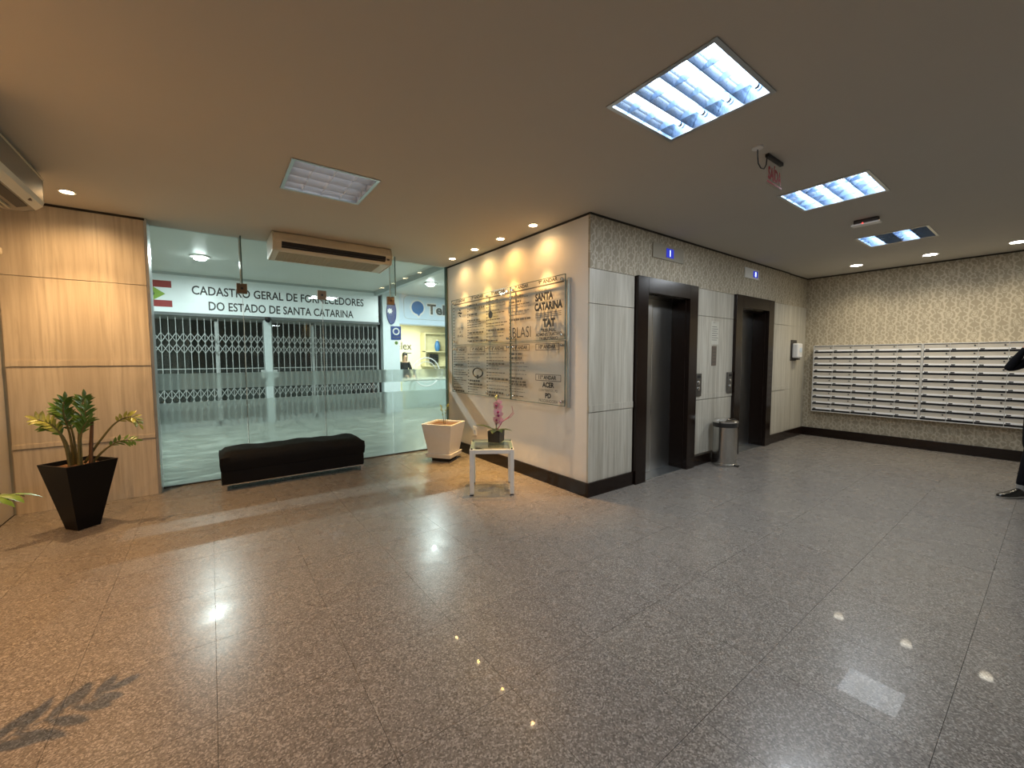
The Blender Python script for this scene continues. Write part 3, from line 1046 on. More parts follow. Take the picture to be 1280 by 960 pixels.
def outline(u0, u1, v0, v1, t=0.006, par=None):
    b = MB()
    for (a0, a1, c0, c1) in ((u0, u1, v0, v0 + t), (u0, u1, v1 - t, v1), (u0, u0 + t, v0, v1), (u1 - t, u1, v0, v1)):
        b.box(SX - 0.0016, -a1, c0, SX - 0.0004, -a0, c1)
    return b.build('heading_box', 'ink', par or dirr)


COLS = [(0.10, 0.49), (0.53, 1.0), (1.04, 1.52), (1.575, 1.985), (2.02, 2.50)]
rng = random.Random(3)
UP_H = ['1º ANDAR', '3º ANDAR', '5º ANDAR', '7º ANDAR', '9º ANDAR']
LO_H = ['2º ANDAR', '4º ANDAR', '6º ANDAR', '8º ANDAR', '10º ANDAR']
for k, (u0, u1) in enumerate(COLS):
    uc = (u0 + u1) / 2
    PT, PB = PL['tl' if k < 3 else 'tr'], PL['bl' if k < 3 else 'br']
    dtext(UP_H[k], uc, VT - 0.055, (u1 - u0) * 0.66, 0.044, 0.03, par=PT)
    outline(u0 + 0.03, u1 - 0.05, VM - 0.105, VM - 0.03, par=PB)
    dtext(LO_H[k], uc - 0.01, VM - 0.088, (u1 - u0) * 0.60, 0.046, 0.035, par=PB)
    MB().box(SX - 0.0014, -u1 - 0.02, VT - 0.085, SX - 0.0004, -u0 + 0.02, VT - 0.07).build('shadow_line', 'ink_grey', PT)  # grey strip drawn for the shadow line near the panel top
    if k < 4:
        for (vb, vt, P) in ((VB + 0.03, VM - 0.13, PB), (VM + 0.05, VT - 0.12, PT)):
            b, nb = MB(), MB()
            v = vt
            while v > vb:
                th = rng.choice((0.006, 0.009, 0.012, 0.026))
                L = (u1 - u0) * rng.uniform(0.45, 0.98)
                skip = (k == 3 and P is PT and v < 1.93) or (k == 0 and P is PT) or (k == 1 and P is PB and 1.17 < v < 1.33)
                if not skip:
                    # broken strokes that read as words at this distance
                    a = u0
                    while a < u0 + L:
                        wl = rng.uniform(0.025, 0.09)
                        b.box(SX - 0.0012, -min(a + wl, u0 + L), v - th, SX - 0.0004, -a, v)
                        a += wl + 0.012
                nb.box(SX - 0.0012, -(u0 - 0.012), v - 0.014, SX - 0.0004, -(u0 - 0.045), v + 0.002)
                v -= rng.choice((0.034, 0.042, 0.05))
            if b.v:
                o = b.build('tenant_lines', 'ink_grey', P)
                o['kind'] = 'stuff'
            o = nb.build('room_numbers', 'ink_grey', P)
            o['kind'] = 'stuff'
PT, PB = PL['tr'], PL['br']
lettering('lettering', 'ESTADO DE', 0.20, 0.028, (SX - 0.0012, -2.04, 2.205), XD, YD, 'ink_grey', PT)
lettering('lettering', 'SANTA', 0.31, 0.092, (SX - 0.0012, -2.04, 2.10), XD, YD, 'ink', PT, 0.06)
lettering('lettering', 'CATARINA', 0.47, 0.092, (SX - 0.0012, -2.03, 1.99), XD, YD, 'ink', PT, 0.06)
b = MB()
for k in range(3):
    b.box(SX - 0.0012, -2.48, 1.955 - k * 0.02, SX - 0.0004, -2.04, 1.963 - k * 0.02)
o = b.build('tenant_lines', 'ink_grey', PT)
o['kind'] = 'stuff'
dtext('TAT', 2.28, 1.80, 0.21, 0.095, 0.06, par=PT)
dtext('TRIBUNAL', 2.27, 1.745, 0.26, 0.038, 0.03, par=PT)
dtext('ADMINISTRATIVO', 2.27, 1.70, 0.44, 0.038, 0.03, par=PT)
dtext('TRIBUTÁRIO', 2.27, 1.655, 0.32, 0.04, 0.03, par=PT)
lettering('lettering', 'BLASI', 0.36, 0.13, (SX - 0.0012, -1.60, 1.70), XD, YD, 'ink', PT, -0.004)
outline(2.05, 2.48, 1.19, 1.265, par=PB)
dtext('11º ANDAR', 2.255, 1.207, 0.30, 0.046, 0.035, par=PB)
dtext('ACER', 2.27, 1.115, 0.20, 0.062, 0.045, par=PB)
dtext('CONTRATOS, PD', 2.27, 1.065, 0.32, 0.032, 0.0, mat='ink_grey', par=PB)
dtext('PD', 2.27, 0.995, 0.10, 0.058, 0.045, par=PB)
dtext('PROCURADORIA', 2.27, 0.945, 0.32, 0.036, 0.0, mat='ink_grey', par=PB)
# small printed emblems: a twisted ribbon with a diamond, a round badge and an oval badge
b = MB()
for z, s in ((2.17, 1), (2.13, -1), (2.09, 1)):
    b.quad((SX - 0.001, -0.24, z + 0.022), (SX - 0.001, -0.24 - 0.05 * s, z), (SX - 0.001, -0.29, z - 0.022), (SX - 0.001, -0.29 + 0.05 * s, z))
b.build('emblem', 'ink', PL['tl'], normals=False)
for body, v, wdt in (('CULTO', 1.88, 0.17), ('&', 1.83, 0.05), ('BRASIL', 1.77, 0.18)):
    dtext(body, 0.27, v, wdt, 0.036, 0.004, par=PL['tl'])
b = MB()
b.tube([(SX - 0.001, -1.10, 2.035), (SX - 0.0022, -1.10, 2.035)], 0.05, 18)
b.build('emblem', 'ink', PL['tl'])
ring = [(SX - 0.001, -0.76 - 0.13 * math.cos(a), 1.245 + 0.065 * math.sin(a)) for a in [2 * PI * q / 24 for q in range(25)]]
MB().tube(ring, 0.009, 5, False).tube([(SX - 0.001, -0.76, 1.185), (SX - 0.0025, -0.76, 1.185)], 0.03, 12).build('emblem', 'ink', PL['bl'])

# wall sockets behind the glass table
for y, z, lab in ((2.23, 0.38, 'white wall socket between the white planter and the side table'), (1.85, 0.38, 'white wall socket behind the orchid')):
    r = thing('wall_socket', lab, 'socket', (0, y, z), group='sockets on the directory wall')
    MB().box(-0.012, -0.045, -0.065, -0.0005, 0.045, 0.065).build('plate', 'white_plastic', r, bevel=0.004)
    MB().box(-0.0135, -0.016, -0.02, -0.012, 0.016, 0.02).build('outlet', 'mail_frame', r)

# ================================================================== FURNITURE AND PLANTS
# ---- upholstered bench
r = thing('upholstered_bench', 'long black upholstered bench on low chrome legs before the glass doors', 'bench', (-2.30, 2.74, 0), 0.0)
bw, bd = 0.765, 0.255


def cushion(z0, z1, crown, nx=28, ny=8, seed=1):
    rg = random.Random(seed)
    ph = [rg.uniform(0, 6) for _ in range(6)]
    b = MB()
    top, n = [], 0
    vs, fs = [], []

    def h(x, y):
        ex, ey = 1 - abs(x) ** 14, 1 - abs(y) ** 8
        return z1 - 0.045 + (0.045 + crown) * (max(0, ex) * max(0, ey)) ** 0.5 + 0.006 * math.sin(7 * x + ph[0]) + 0.004 * math.sin(17 * x + ph[1] + 2 * y)
    for j in range(ny + 1):
        for i in range(nx + 1):
            x, y = -1 + 2 * i / nx, -1 + 2 * j / ny
            vs.append((x * bw * (1 + 0.004 * math.sin(9 * y + ph[2])), y * bd * (1 + 0.012 * math.sin(8 * x + ph[3])), h(x, y)))
    for j in range(ny):
        for i in range(nx):
            a = j * (nx + 1) + i
            fs.append((a, a + 1, a + nx + 2, a + nx + 1))
    rim = [i for i in range(nx + 1)] + [(j) * (nx + 1) + nx for j in range(1, ny + 1)] + [ny * (nx + 1) + i for i in range(nx - 1, -1, -1)] + [j * (nx + 1) for j in range(ny - 1, 0, -1)]
    prev = rim
    for zf, sc_ in ((0.6, 1.006), (0.3, 1.002), (0.0, 0.995)):
        cur = []
        for q in rim:
            x, y, z = vs[q]
            cur.append(len(vs))
            vs.append((x * sc_, y * (1 + (sc_ - 1) * 2.5), z0 + (z1 - 0.045 - z0) * zf))
        m = len(rim)
        for k in range(m):
            fs.append((prev[k], cur[k], cur[(k + 1) % m], prev[(k + 1) % m]))
        prev = cur
    fs.append(tuple(prev))
    b._add(vs, fs)
    return b


cushion(0.225, 0.415, 0.012).build('cushion', 'black_fabric', r, smooth=50)
MB().box(-bw + 0.006, -bd + 0.008, 0.075, bw - 0.006, bd - 0.008, 0.228).build('base', 'black_fabric', r, bevel=0.012)
MB().box(-bw + 0.004, -bd + 0.004, 0.062, bw - 0.004, bd - 0.004, 0.075).build('rail', 'chrome', r)
for sx in (-1, 1):
    for sy in (-1, 1):
        MB().box(sx * (bw - 0.03) - 0.022, sy * (bd - 0.03) - 0.022, 0, sx * (bw - 0.03) + 0.022, sy * (bd - 0.03) + 0.022, 0.062).build('leg', 'chrome', r)


def leaf_quad(b, base, d, upv, L, wd, fold=0.15):
    """a pointed leaf of six faces from base along d"""
    d = Vector(d).normalized()
    s = d.cross(Vector(upv))
    if s.length < 1e-4:
        s = d.orthogonal()
    s.normalize()
    n = s.cross(d).normalized()
    base = Vector(base)
    rows = [(0.0, 0.04, 0), (0.3, 0.85, -0.02), (0.6, 1.0, -0.06), (0.85, 0.55, -0.13)]
    vs = []
    for t, ww, dr in rows:
        c = base + d * L * t + n * dr * L
        vs += [c - s * wd / 2 * ww + n * fold * wd * ww, c, c + s * wd / 2 * ww + n * fold * wd * ww]
    vs.append(base + d * L + n * -0.2 * L)
    fs = []
    for k in range(3):
        a = 3 * k
        fs += [(a, a + 1, a + 4, a + 3), (a + 1, a + 2, a + 5, a + 4)]
    fs += [(9, 10, 12), (10, 11, 12)]
    b._add(vs, fs)


def frond(parent, pts, r0, leaf_len, leaf_w, mat, start=0.35, n=9, seed=0, stem_mat='stem', flat=False):
    """a ZZ-type frond: fleshy stem with paired leaflets"""
    rg = random.Random(seed)
    P = [Vector(q) for q in pts]
    fine = []
    segs = len(P) - 1
    for i in range(segs):
        p0, p1, p2, p3 = P[max(i - 1, 0)], P[i], P[i + 1], P[min(i + 2, segs)]
        for k in range(6):
            t = k / 6
            fine.append(0.5 * ((2 * p1) + (p2 - p0) * t + (2 * p0 - 5 * p1 + 4 * p2 - p3) * t * t + (3 * p1 - p0 - 3 * p2 + p3) * t ** 3))
    fine.append(P[-1])
    m = len(fine)
    st = MB().tube(fine, [r0 * (1 - 0.75 * i / (m - 1)) for i in range(m)], 7).build('stem', stem_mat, parent, smooth=60)
    b = MB()
    for k in range(n):
        t = start + (1 - start) * (k + 0.3) / n
        i = min(int(t * (m - 1)), m - 2)
        p = fine[i].lerp(fine[i + 1], t * (m - 1) - i)
        tan = (fine[i + 1] - fine[i]).normalized()
        side = tan.cross(Vector((0, 0, 1)) if flat else Vector((0.3, -1, 0.2)))
        side.normalize()
        L = leaf_len * (0.75 + 0.5 * math.sin(PI * (k + 1) / (n + 1)))
        for s in (-1, 1):
            d = side * s + tan * rg.uniform(0.7, 1.1) + Vector((rg.uniform(-.2, .2), rg.uniform(-.2, .2), rg.uniform(-.1, .1 if flat else .3)))
            leaf_quad(b, p, d, Vector((0, 0, 1)) if flat else tan.cross(side) * (1 if s > 0 else -1) + Vector((0, 0, .4)), L * rg.uniform(.85, 1.1), leaf_w)
    leaf_quad(b, fine[-1], (fine[-1] - fine[-2]), (0, 0, 1) if flat else (0, -1, 0.3), leaf_len, leaf_w)
    b.build('leaflets', mat, st, smooth=60, normals=False)
    return st


Z1 = 0.55
# planter turned corner-on to the camera; frond points in the pot's own frame before the turn
c45 = math.radians(45 - 6)


def loc45(dx, dy, dz, a=c45):
    # world offset -> local offset under a turn by a
    return (dx * math.cos(a) + dy * math.sin(a), -dx * math.sin(a) + dy * math.cos(a), dz)


def black_planter(loc, rz, label, fr, stake=True):
    r = thing('potted_zz_plant', label, 'potted plant', loc, rz, 'ZZ plants in tall black planters')
    hb, ht, z1 = 0.078, 0.178, 0.575
    p = MB().frustum(hb, ht, 0.0, z1)
    t = 0.014
    vs0 = p.v[:]
    b = MB()
    # outer walls, rim and inner walls down to the soil
    b._add(vs0, [(3, 2, 1, 0), (0, 1, 5, 4), (1, 2, 6, 5), (2, 3, 7, 6), (3, 0, 4, 7)])
    ins = MB().frustum(ht - t - 0.018, ht - t, z1 - 0.06, z1)
    o = len(b.v)
    b.v += ins.v
    b.f += [(4 + k, 4 + (k + 1) % 4, o + 4 + (k + 1) % 4, o + 4 + k) for k in range(4)]
    b.f += [(o + 4 + k, o + 4 + (k + 1) % 4, o + (k + 1) % 4, o + k) for k in range(4)]
    b.mi += [0] * 8
    b.build('pot', 'black_gloss', r, bevel=0.002)
    sb = MB()
    nn, ss = 8, ht - t - 0.012
    rg = random.Random(5)
    for j in range(nn + 1):
        for i in range(nn + 1):
            sb.v.append((-ss + 2 * ss * i / nn, -ss + 2 * ss * j / nn, z1 - 0.035 + rg.uniform(-.008, .008)))
    for j in range(nn):
        for i in range(nn):
            a = j * (nn + 1) + i
            sb.f.append((a, a + 1, a + nn + 2, a + nn + 1))
            sb.mi.append(0)
    sb.build('soil', 'soil', r, smooth=60)
    for i, (pts, n, ll, mat, st) in enumerate(fr):
        frond(r, pts, 0.011 if stake else 0.008, ll, ll * 0.36, mat, st, n, seed=i, flat=not stake)
    if stake:
        MB().tube([loc45(0.075, -0.02, z1 - 0.04), loc45(0.085, -0.02, z1 + 0.15), loc45(0.10, -0.02, z1 + 0.34)], [0.015, 0.014, 0.011], 8).build('cut_stem', 'bark', r, smooth=50)
    return r


fr1 = [
    ([loc45(-0.03, 0, Z1), loc45(-0.04, 0.0, 0.80), loc45(-0.07, 0.0, 1.00), loc45(-0.06, 0.0, 1.10)], 10, 0.082, 'leaf_green', 0.45),
    ([loc45(0.0, 0.02, Z1), loc45(0.01, 0.02, 0.82), loc45(0.035, 0.02, 1.0), loc45(0.05, 0.02, 1.11)], 11, 0.085, 'leaf_green', 0.38),
    ([loc45(-0.05, -0.03, Z1), loc45(-0.07, -0.04, 0.75), loc45(-0.12, -0.06, 0.90), loc45(-0.20, -0.08, 0.965)], 8, 0.075, 'leaf_yellow', 0.5),
    ([loc45(-0.04, 0.0, Z1), loc45(-0.06, -0.03, 0.75), loc45(-0.10, -0.05, 0.86), loc45(-0.16, -0.06, 0.90)], 7, 0.075, 'leaf_green', 0.5),
    ([loc45(-0.02, 0.03, Z1), loc45(-0.03, 0.05, 0.78), loc45(-0.06, 0.06, 0.93), loc45(-0.12, 0.06, 1.03)], 9, 0.08, 'leaf_green', 0.45),
    ([loc45(0.02, -0.03, Z1), loc45(0.03, -0.05, 0.78), loc45(0.06, -0.06, 0.90), loc45(0.075, -0.06, 1.04)], 10, 0.082, 'leaf_green', 0.42),
    ([loc45(0.01, -0.05, Z1), loc45(0.02, -0.06, 0.74), loc45(0.05, -0.07, 0.86), loc45(0.085, -0.08, 0.93)], 7, 0.075, 'leaf_green', 0.5),
    ([loc45(0.03, 0.03, Z1), loc45(0.14, 0.0, 0.74), loc45(0.25, -0.03, 0.89), loc45(0.35, -0.05, 0.935), loc45(0.40, -0.05, 0.87)], 10, 0.068, 'leaf_yellow', 0.52),
    ([loc45(0.08, 0.02, Z1), loc45(0.16, 0.0, 0.65), loc45(0.26, -0.02, 0.72), loc45(0.36, -0.03, 0.72)], 6, 0.062, 'leaf_green', 0.45),
]
black_planter((-4.05, 2.11, 0), c45, 'leafy plant in a tall tapered black planter before the timber column', fr1)
a2 = 0.3
fr2 = []
for (dx, dy, z, n_, ll, mt) in ((0.455, 0.13, 0.90, 6, 0.105, 'leaf_green'), (-0.12, 0.1, 1.12, 8, 0.09, 'leaf_green'), (-0.10, -0.15, 1.10, 8, 0.09, 'leaf_green'), (-0.18, -0.1, 0.98, 8, 0.09, 'leaf_yellow')):
    fr2.append(([loc45(0.02 * (1 if dx > 0 else -1), 0.02 * (1 if dy > 0 else -1), Z1, a2), loc45(dx * 0.25, dy * 0.25, Z1 + (z - Z1) * 0.75, a2), loc45(dx * 0.65, dy * 0.65, Z1 + (z - Z1) * 1.05, a2), loc45(dx, dy, z, a2)], n_, ll, mt, 0.45))
black_planter((-4.25, -0.48, 0), a2, 'second leafy plant in a black planter, only one leaf tip in view', fr2, stake=False)

# ---- white planter on a dark plinth
aw = math.radians(36)
r = thing('white_planter', 'square tapered white planter with a small seedling beside the glass front', 'potted plant', (-0.45, 2.36, 0), aw)
MB().box(-0.125, -0.125, 0.0, 0.125, 0.125, 0.055).build('plinth', 'black_plastic', r)
sb = MB().frustum(0.185, 0.195, 0.055, 0.115)
sb.build('saucer', 'white_pot', r, bevel=0.006)
b = MB().frustum(0.165, 0.232, 0.116, 0.535)
b.f = [q for i, q in enumerate(b.f) if i != 1]
b.mi = b.mi[1:]
ins = MB().frustum(0.195, 0.206, 0.47, 0.535)
o = len(b.v)
b.v += ins.v
b.f += [(4 + k, 4 + (k + 1) % 4, o + 4 + (k + 1) % 4, o + 4 + k) for k in range(4)] + [(o + 4 + k, o + 4 + (k + 1) % 4, o + (k + 1) % 4, o + k) for k in range(4)]
b.mi += [0] * 8
b.build('pot', 'white_pot', r, bevel=0.005)
MB().frustum(0.193, 0.196, 0.46, 0.512).build('soil', 'soil', r)
for i, (pts, n, ll) in enumerate((([(0.0, 0.0, 0.51), (-0.01, 0, 0.60), (-0.02, 0.01, 0.69), (-0.05, 0.01, 0.75)], 4, 0.058), ([(0.02, -0.01, 0.51), (0.03, -0.01, 0.62), (0.04, -0.02, 0.70), (0.06, -0.03, 0.75)], 4, 0.058))):
    frond(r, pts, 0.005, ll, ll * 0.5, 'leaf_yellow', 0.35, n, seed=20 + i)

# ---- glass-topped side table
at = math.atan2(-0.235, 0.355)
r = thing('side_table', 'small white metal side table with a glass top by the directory wall', 'side table', (-0.637, 0.838, 0), at)
ht_, th_ = 0.49, 0.212
for sx in (-1, 1):
    for sy in (-1, 1):
        lg = MB().box(sx * th_ - 0.022, sy * th_ - 0.022, 0.012, sx * th_ + 0.022, sy * th_ + 0.022, ht_).build('leg', 'white_metal', r, bevel=0.003)
        MB().box(sx * th_ - 0.02, sy * th_ - 0.02, 0, sx * th_ + 0.02, sy * th_ + 0.02, 0.012).build('foot', 'black_plastic', lg)
        MB().lathe([(0.010, 0), (0.010, 0.012), (0.006, 0.014)], 12, (sx * th_, sy * th_, ht_)).build('peg', 'black_plastic', lg)
for s in (-1, 1):
    MB().box(-th_ + 0.022, s * th_ - 0.02, ht_ - 0.045, th_ - 0.022, s * th_ + 0.02, ht_ - 0.002).build('rail', 'white_metal', r, bevel=0.002)
    MB().box(s * th_ - 0.02, -th_ + 0.022, ht_ - 0.045, s * th_ + 0.02, th_ - 0.022, ht_ - 0.002).build('rail', 'white_metal', r, bevel=0.002)
MB().box(-th_ - 0.012, -th_ - 0.012, ht_ + 0.014, th_ + 0.012, th_ + 0.012, ht_ + 0.022).build('glass_top', 'table_glass', r, bevel=0.002)

# ---- orchid
TZ = ht_ + 0.0225
r = thing('potted_orchid', 'pink orchid in a dark square pot on the glass side table', 'potted plant', (-0.545, 0.885, TZ), 0.55)
b = MB().frustum(0.070, 0.074, 0.0, 0.125)
b.build('pot', 'dark_plate', r, bevel=0.004)
MB().frustum(0.066, 0.066, 0.12, 0.130).build('moss', 'leaf_dark', r)
for i, (a, L, z) in enumerate(((1.95, 0.24, 0.09), (-1.15, 0.17, 0.03), (0.6, 0.13, 0.05), (3.3, 0.16, 0.06), (-2.2, 0.12, 0.06))):
    b = MB()
    d = Vector((math.cos(a), math.sin(a), 0.45 if i == 0 else 0.12))
    leaf_quad(b, (0.01 * math.cos(a), 0.01 * math.sin(a), 0.128), d, (0, 0, 1), L, 0.07)
    b.build('leaf', 'leaf_dark', r, smooth=60, normals=False)
stem_pts = [(0, 0, 0.12), (0.005, 0, 0.22), (-0.005, -0.01, 0.34), (-0.02, -0.02, 0.44), (-0.045, -0.02, 0.50)]
MB().tube(stem_pts, 0.005, 6).build('stem', 'stem', r, smooth=60)


def orchid_flower(s):
    b = MB()
    for k in range(5):
        a = PI / 2 + k * 2 * PI / 5
        d = Vector((math.cos(a), -0.25, math.sin(a)))
        leaf_quad(b, (0, 0, 0), d, (0, -1, 0), s, s * (0.95 if k in (1, 4) else 0.6), 0.05)
    return b


fm = orchid_flower(0.055).mesh('flower', 'petal_pink', 60, normals=False)
lip = MB().ball((0, -0.016, -0.006), (0.014, 0.012, 0.016), 8, 6).mesh('lip', 'petal_dark', 60)
view = math.atan2(-2.88 - 0.885, -3.1 + 0.545)      # flowers turn roughly to the room
for i, (px, pz, dy, tw, ss) in enumerate(((0.015, 0.235, -0.02, 0.2, 1.12), (-0.02, 0.255, -0.02, -0.5, 0.9), (0.005, 0.305, -0.03, -0.2, 1.05), (-0.025, 0.345, -0.03, 0.4, 1.0), (0.0, 0.385, -0.03, -0.1, 1.0), (-0.04, 0.42, -0.03, -0.6, 0.9), (-0.005, 0.435, -0.03, 0.5, 0.95))):
    o = put('flower', fm, r, (px, dy, pz))
    o.rotation_euler = (0.15, 0, view + PI / 2 - 0.55 + tw)
    o.scale = (ss,) * 3
    put('lip', lip, o)
for i, (x, z) in enumerate(((-0.035, 0.485), (-0.055, 0.505), (-0.03, 0.515))):
    MB().ball((x, -0.02, z), (0.011, 0.010, 0.015), 8, 6).build('bud', 'bud', r, smooth=60)
tw = [(0.01, -0.01, 0.13), (0.03, -0.06, 0.22), (0.055, -0.125, 0.27), (0.075, -0.175, 0.33), (0.065, -0.165, 0.40)]
MB().tube(tw, [0.005, 0.004, 0.004, 0.003, 0.002], 6).build('twig', 'petal_dark', r, smooth=60)
MB().tube([(0.04, -0.10, 0.25), (0.065, -0.15, 0.275), (0.08, -0.185, 0.32)], 0.003, 6).build('twig', 'petal_dark', r, smooth=60)

# ================================================================== AIR CONDITIONERS


def ac_unit(label, loc, rz, L, dark=False):
    """under-ceiling unit; local x along the unit, local -y is the outlet face, z from the ceiling down"""
    r = thing('ceiling_air_conditioner', label, 'air conditioner', loc, rz, 'under-ceiling air conditioners')
    prof = [(0.50, -0.002), (0.02, -0.002), (0.0, -0.02), (-0.035, -0.095), (-0.035, -0.125), (-0.025, -0.135), (-0.005, -0.185), (0.0, -0.20), (0.02, -0.215), (0.46, -0.245), (0.50, -0.22)]
    b = MB().prism(prof, lambda y, z: (-L / 2, y, z), lambda y, z: (L / 2, y, z))
    b.build('body', 'beige_plastic', r, bevel=0.006)
    for s in (-1, 1):
        q = [(y * 1.0 - 0.006 if y < 0.1 else y, z * 1.02) for y, z in prof]
        q[0] = (0.502, -0.002)
        e = MB().prism(q, lambda y, z: (s * (L / 2 + 0.0005), y, z), lambda y, z: (s * (L / 2 + 0.022), y, z))
        e.build('end_cap', 'beige_trim', r, bevel=0.008)
    # air outlet slot with two vanes
    b = MB().prism([(-0.0365, -0.118), (-0.0385, -0.121), (-0.0095, -0.186), (-0.007, -0.183)], lambda y, z: (-L / 2 + 0.07, y, z), lambda y, z: (L / 2 - 0.07, y, z))
    b.build('outlet_slot', 'mail_dark', r)
    MB().box(-L / 2 + 0.07, -0.036, -0.168, L / 2 - 0.07, -0.016, -0.164).build('vane', 'dark_plate', r)
    MB().box(-L / 2 + 0.02, -0.041, -0.112, L / 2 - 0.02, -0.034, -0.104).build('trim_line', 'beige_trim', r)
    # intake grille underneath
    g = MB()
    for k in range(11):
        y = 0.06 + k * 0.034
        z = -0.2155 - (y - 0.02) / 0.44 * 0.03
        g.box(-L / 2 + 0.05, y, z - 0.007, L / 2 - 0.12, y + 0.013, z)
    for k in range(int(L / 0.05)):
        x = -L / 2 + 0.06 + k * 0.05
        if x < L / 2 - 0.13:
            g.prism([(0.05, -0.2195), (0.43, -0.2455), (0.43, -0.2500), (0.05, -0.2240)], lambda y, z: (x, y, z), lambda y, z: (x + 0.006, y, z))
    g.build('intake_grille', 'grille', r)
    MB().box(L / 2 - 0.05, -0.034, -0.165, L / 2 - 0.02, -0.020, -0.145).build('indicator', 'brown_plate', r)
    return r


ac_unit('beige air conditioner hung under the ceiling in front of the glass doors', (-1.80, 2.51, H), 0.0, 1.34)


def side_ac(loc, L):
    r = thing('ceiling_air_conditioner', 'air conditioner hung along the side wall, cut off by the picture edge', 'air conditioner', loc, PI / 2, 'under-ceiling air conditioners')
    prof = [(0.50, -0.002), (0.03, -0.002), (0.0, -0.03), (-0.01, -0.06), (-0.01, -0.235), (0.0, -0.265), (0.035, -0.300), (0.10, -0.325), (0.44, -0.335), (0.50, -0.30)]
    MB().prism(prof, lambda y, z: (-L / 2, y, z), lambda y, z: (L / 2, y, z)).build('body', 'ac_shell_shaded', r, bevel=0.005)
    for s in (-1, 1):
        MB().prism(prof, lambda y, z: (s * (L / 2 + 0.0005), y, z), lambda y, z: (s * (L / 2 + 0.025), y, z)).build('end_cap', 'ac_shell_shaded', r, bevel=0.012)
    MB().box(-L / 2, -0.016, -0.068, L / 2 + 0.02, -0.0101, -0.058).build('trim_line', 'beige_trim', r)
    MB().prism([(-0.0102, -0.236), (-0.0005, -0.2652), (0.0345, -0.3005), (0.036, -0.306), (-0.003, -0.270), (-0.0135, -0.236)], lambda y, z: (-L / 2, y, z), lambda y, z: (L / 2, y, z)).build('lower_lip', 'beige_trim', r)
    MB().box(L / 2 - 0.24, 0.005, -0.292, L / 2 - 0.21, 0.020, -0.278).build('indicator', 'brown_plate', r)
    MB().prism([(0.05, -0.3085), (0.105, -0.3275), (0.105, -0.331), (0.05, -0.312)], lambda y, z: (-L / 2 + 0.06, y, z), lambda y, z: (L / 2 - 0.12, y, z)).build('outlet_slot', 'mail_dark', r)
    g = MB()
    for k in range(9):
        y = 0.14 + k * 0.032
        g.box(-L / 2 + 0.05, y, -0.342, L / 2 - 0.10, y + 0.012, -0.328)
    g.build('intake_grille', 'grille', r)


side_ac((-4.11, 1.20, H), 1.40)

# ---- small camera on the side wall
r = thing('security_camera', 'small pale camera on the side wall at the picture edge', 'camera', (XL + 0.03, 2.70, 2.40), 0)
MB().lathe([(0.035, 0), (0.035, 0.012), (0.012, 0.016)], 14).build('mount', 'white_plastic', r, smooth=40).rotation_euler = (0, PI / 2, 0)
MB().tube([(0.012, 0, 0), (0.04, -0.01, 0.0)], 0.012, 8).build('arm', 'white_plastic', r, smooth=40)
MB().box(0.015, -0.11, -0.03, 0.07, 0.03, 0.035).build('housing', 'beige_trim', r, bevel=0.014)
MB().lathe([(0.022, 0), (0.022, 0.014), (0.014, 0.016)], 14, (0, 0, 0)).build('lens', 'black_gloss', r, smooth=40).rotation_euler = (PI / 2, 0, 0)
r.children[-1].location = (0.042, -0.111, -0.002)

# ================================================================== SHOPS ACROSS THE ARCADE
r = thing('state_sign_fascia', 'long white fascia with black state registry lettering and a red and green flag', 'sign', (0, SY, 0))
MB().box(-8.9, -0.10, 2.40, 0.50, 0.0, 3.15).build('panel', 'fascia', r, bevel=0.004)
MB().box(-8.9, -0.11, 3.15, 0.50, 0.0, H2).build('cornice', 'gate_post', r)
MB().box(-8.9, -0.12, 2.34, 0.52, 0.0, 2.40).build('lintel', 'lintel', r)
lettering('lettering', 'CADASTRO GERAL DE FORNECEDORES', 3.48, 0.185, (-3.36, -0.1015, 2.785), (1, 0, 0), (0, 0, 1), 'ink', r, 0.016)
lettering('lettering', 'DO ESTADO DE SANTA CATARINA', 2.95, 0.185, (-3.09, -0.1015, 2.475), (1, 0, 0), (0, 0, 1), 'ink', r, 0.016)
f = MB().box(-4.55, -0.103, 2.50, -3.68, -0.1001, 3.02).build('flag_field', 'fascia', r)
MB().box(-4.55, -0.106, 2.885, -3.68, -0.1031, 3.02).build('red_stripe', 'flag_red', f)
MB().box(-4.55, -0.106, 2.50, -3.68, -0.1031, 2.63).build('red_stripe', 'flag_red', f)
MB().prism([(-4.45, 2.757), (-4.115, 2.52), (-3.78, 2.757), (-4.115, 2.995)], lambda x, z: (x, -0.110, z), lambda x, z: (x, -0.1062, z)).build('green_lozenge', 'flag_green', f)
b = MB()
st = []
for k in range(10):
    a = PI / 2 + k * PI / 5
    q = 0.085 if k % 2 == 0 else 0.035
    st.append((-4.115 + q * math.cos(a), 2.77 + q * math.sin(a)))
b.prism(st, lambda x, z: (x, -0.114, z), lambda x, z: (x, -0.1102, z))
b.build('emblem', 'paper', f)
b = MB()
for s in (-1, 1):
    b.tube([(-4.115, -0.112, 2.63), (-4.115 + s * 0.10, -0.112, 2.66), (-4.115 + s * 0.155, -0.112, 2.75), (-4.115 + s * 0.13, -0.112, 2.85)], [0.016, 0.02, 0.02, 0.006], 6)
b.build('emblem', 'leaf_dark', f)
r = thing('dome_camera', 'small black dome camera under the white fascia', 'camera', (-2.03, SY - 0.19, 2.345))
MB().lathe([(0.055, 0.035), (0.055, 0.0), (0.06, -0.01), (0.05, -0.05), (0.025, -0.075), (0.004, -0.082)], 18).build('dome', 'black_gloss', r, smooth=50)
MB().box(-0.03, 0.0, 0.0, 0.03, 0.05, 0.03).build('bracket', 'black_plastic', r)


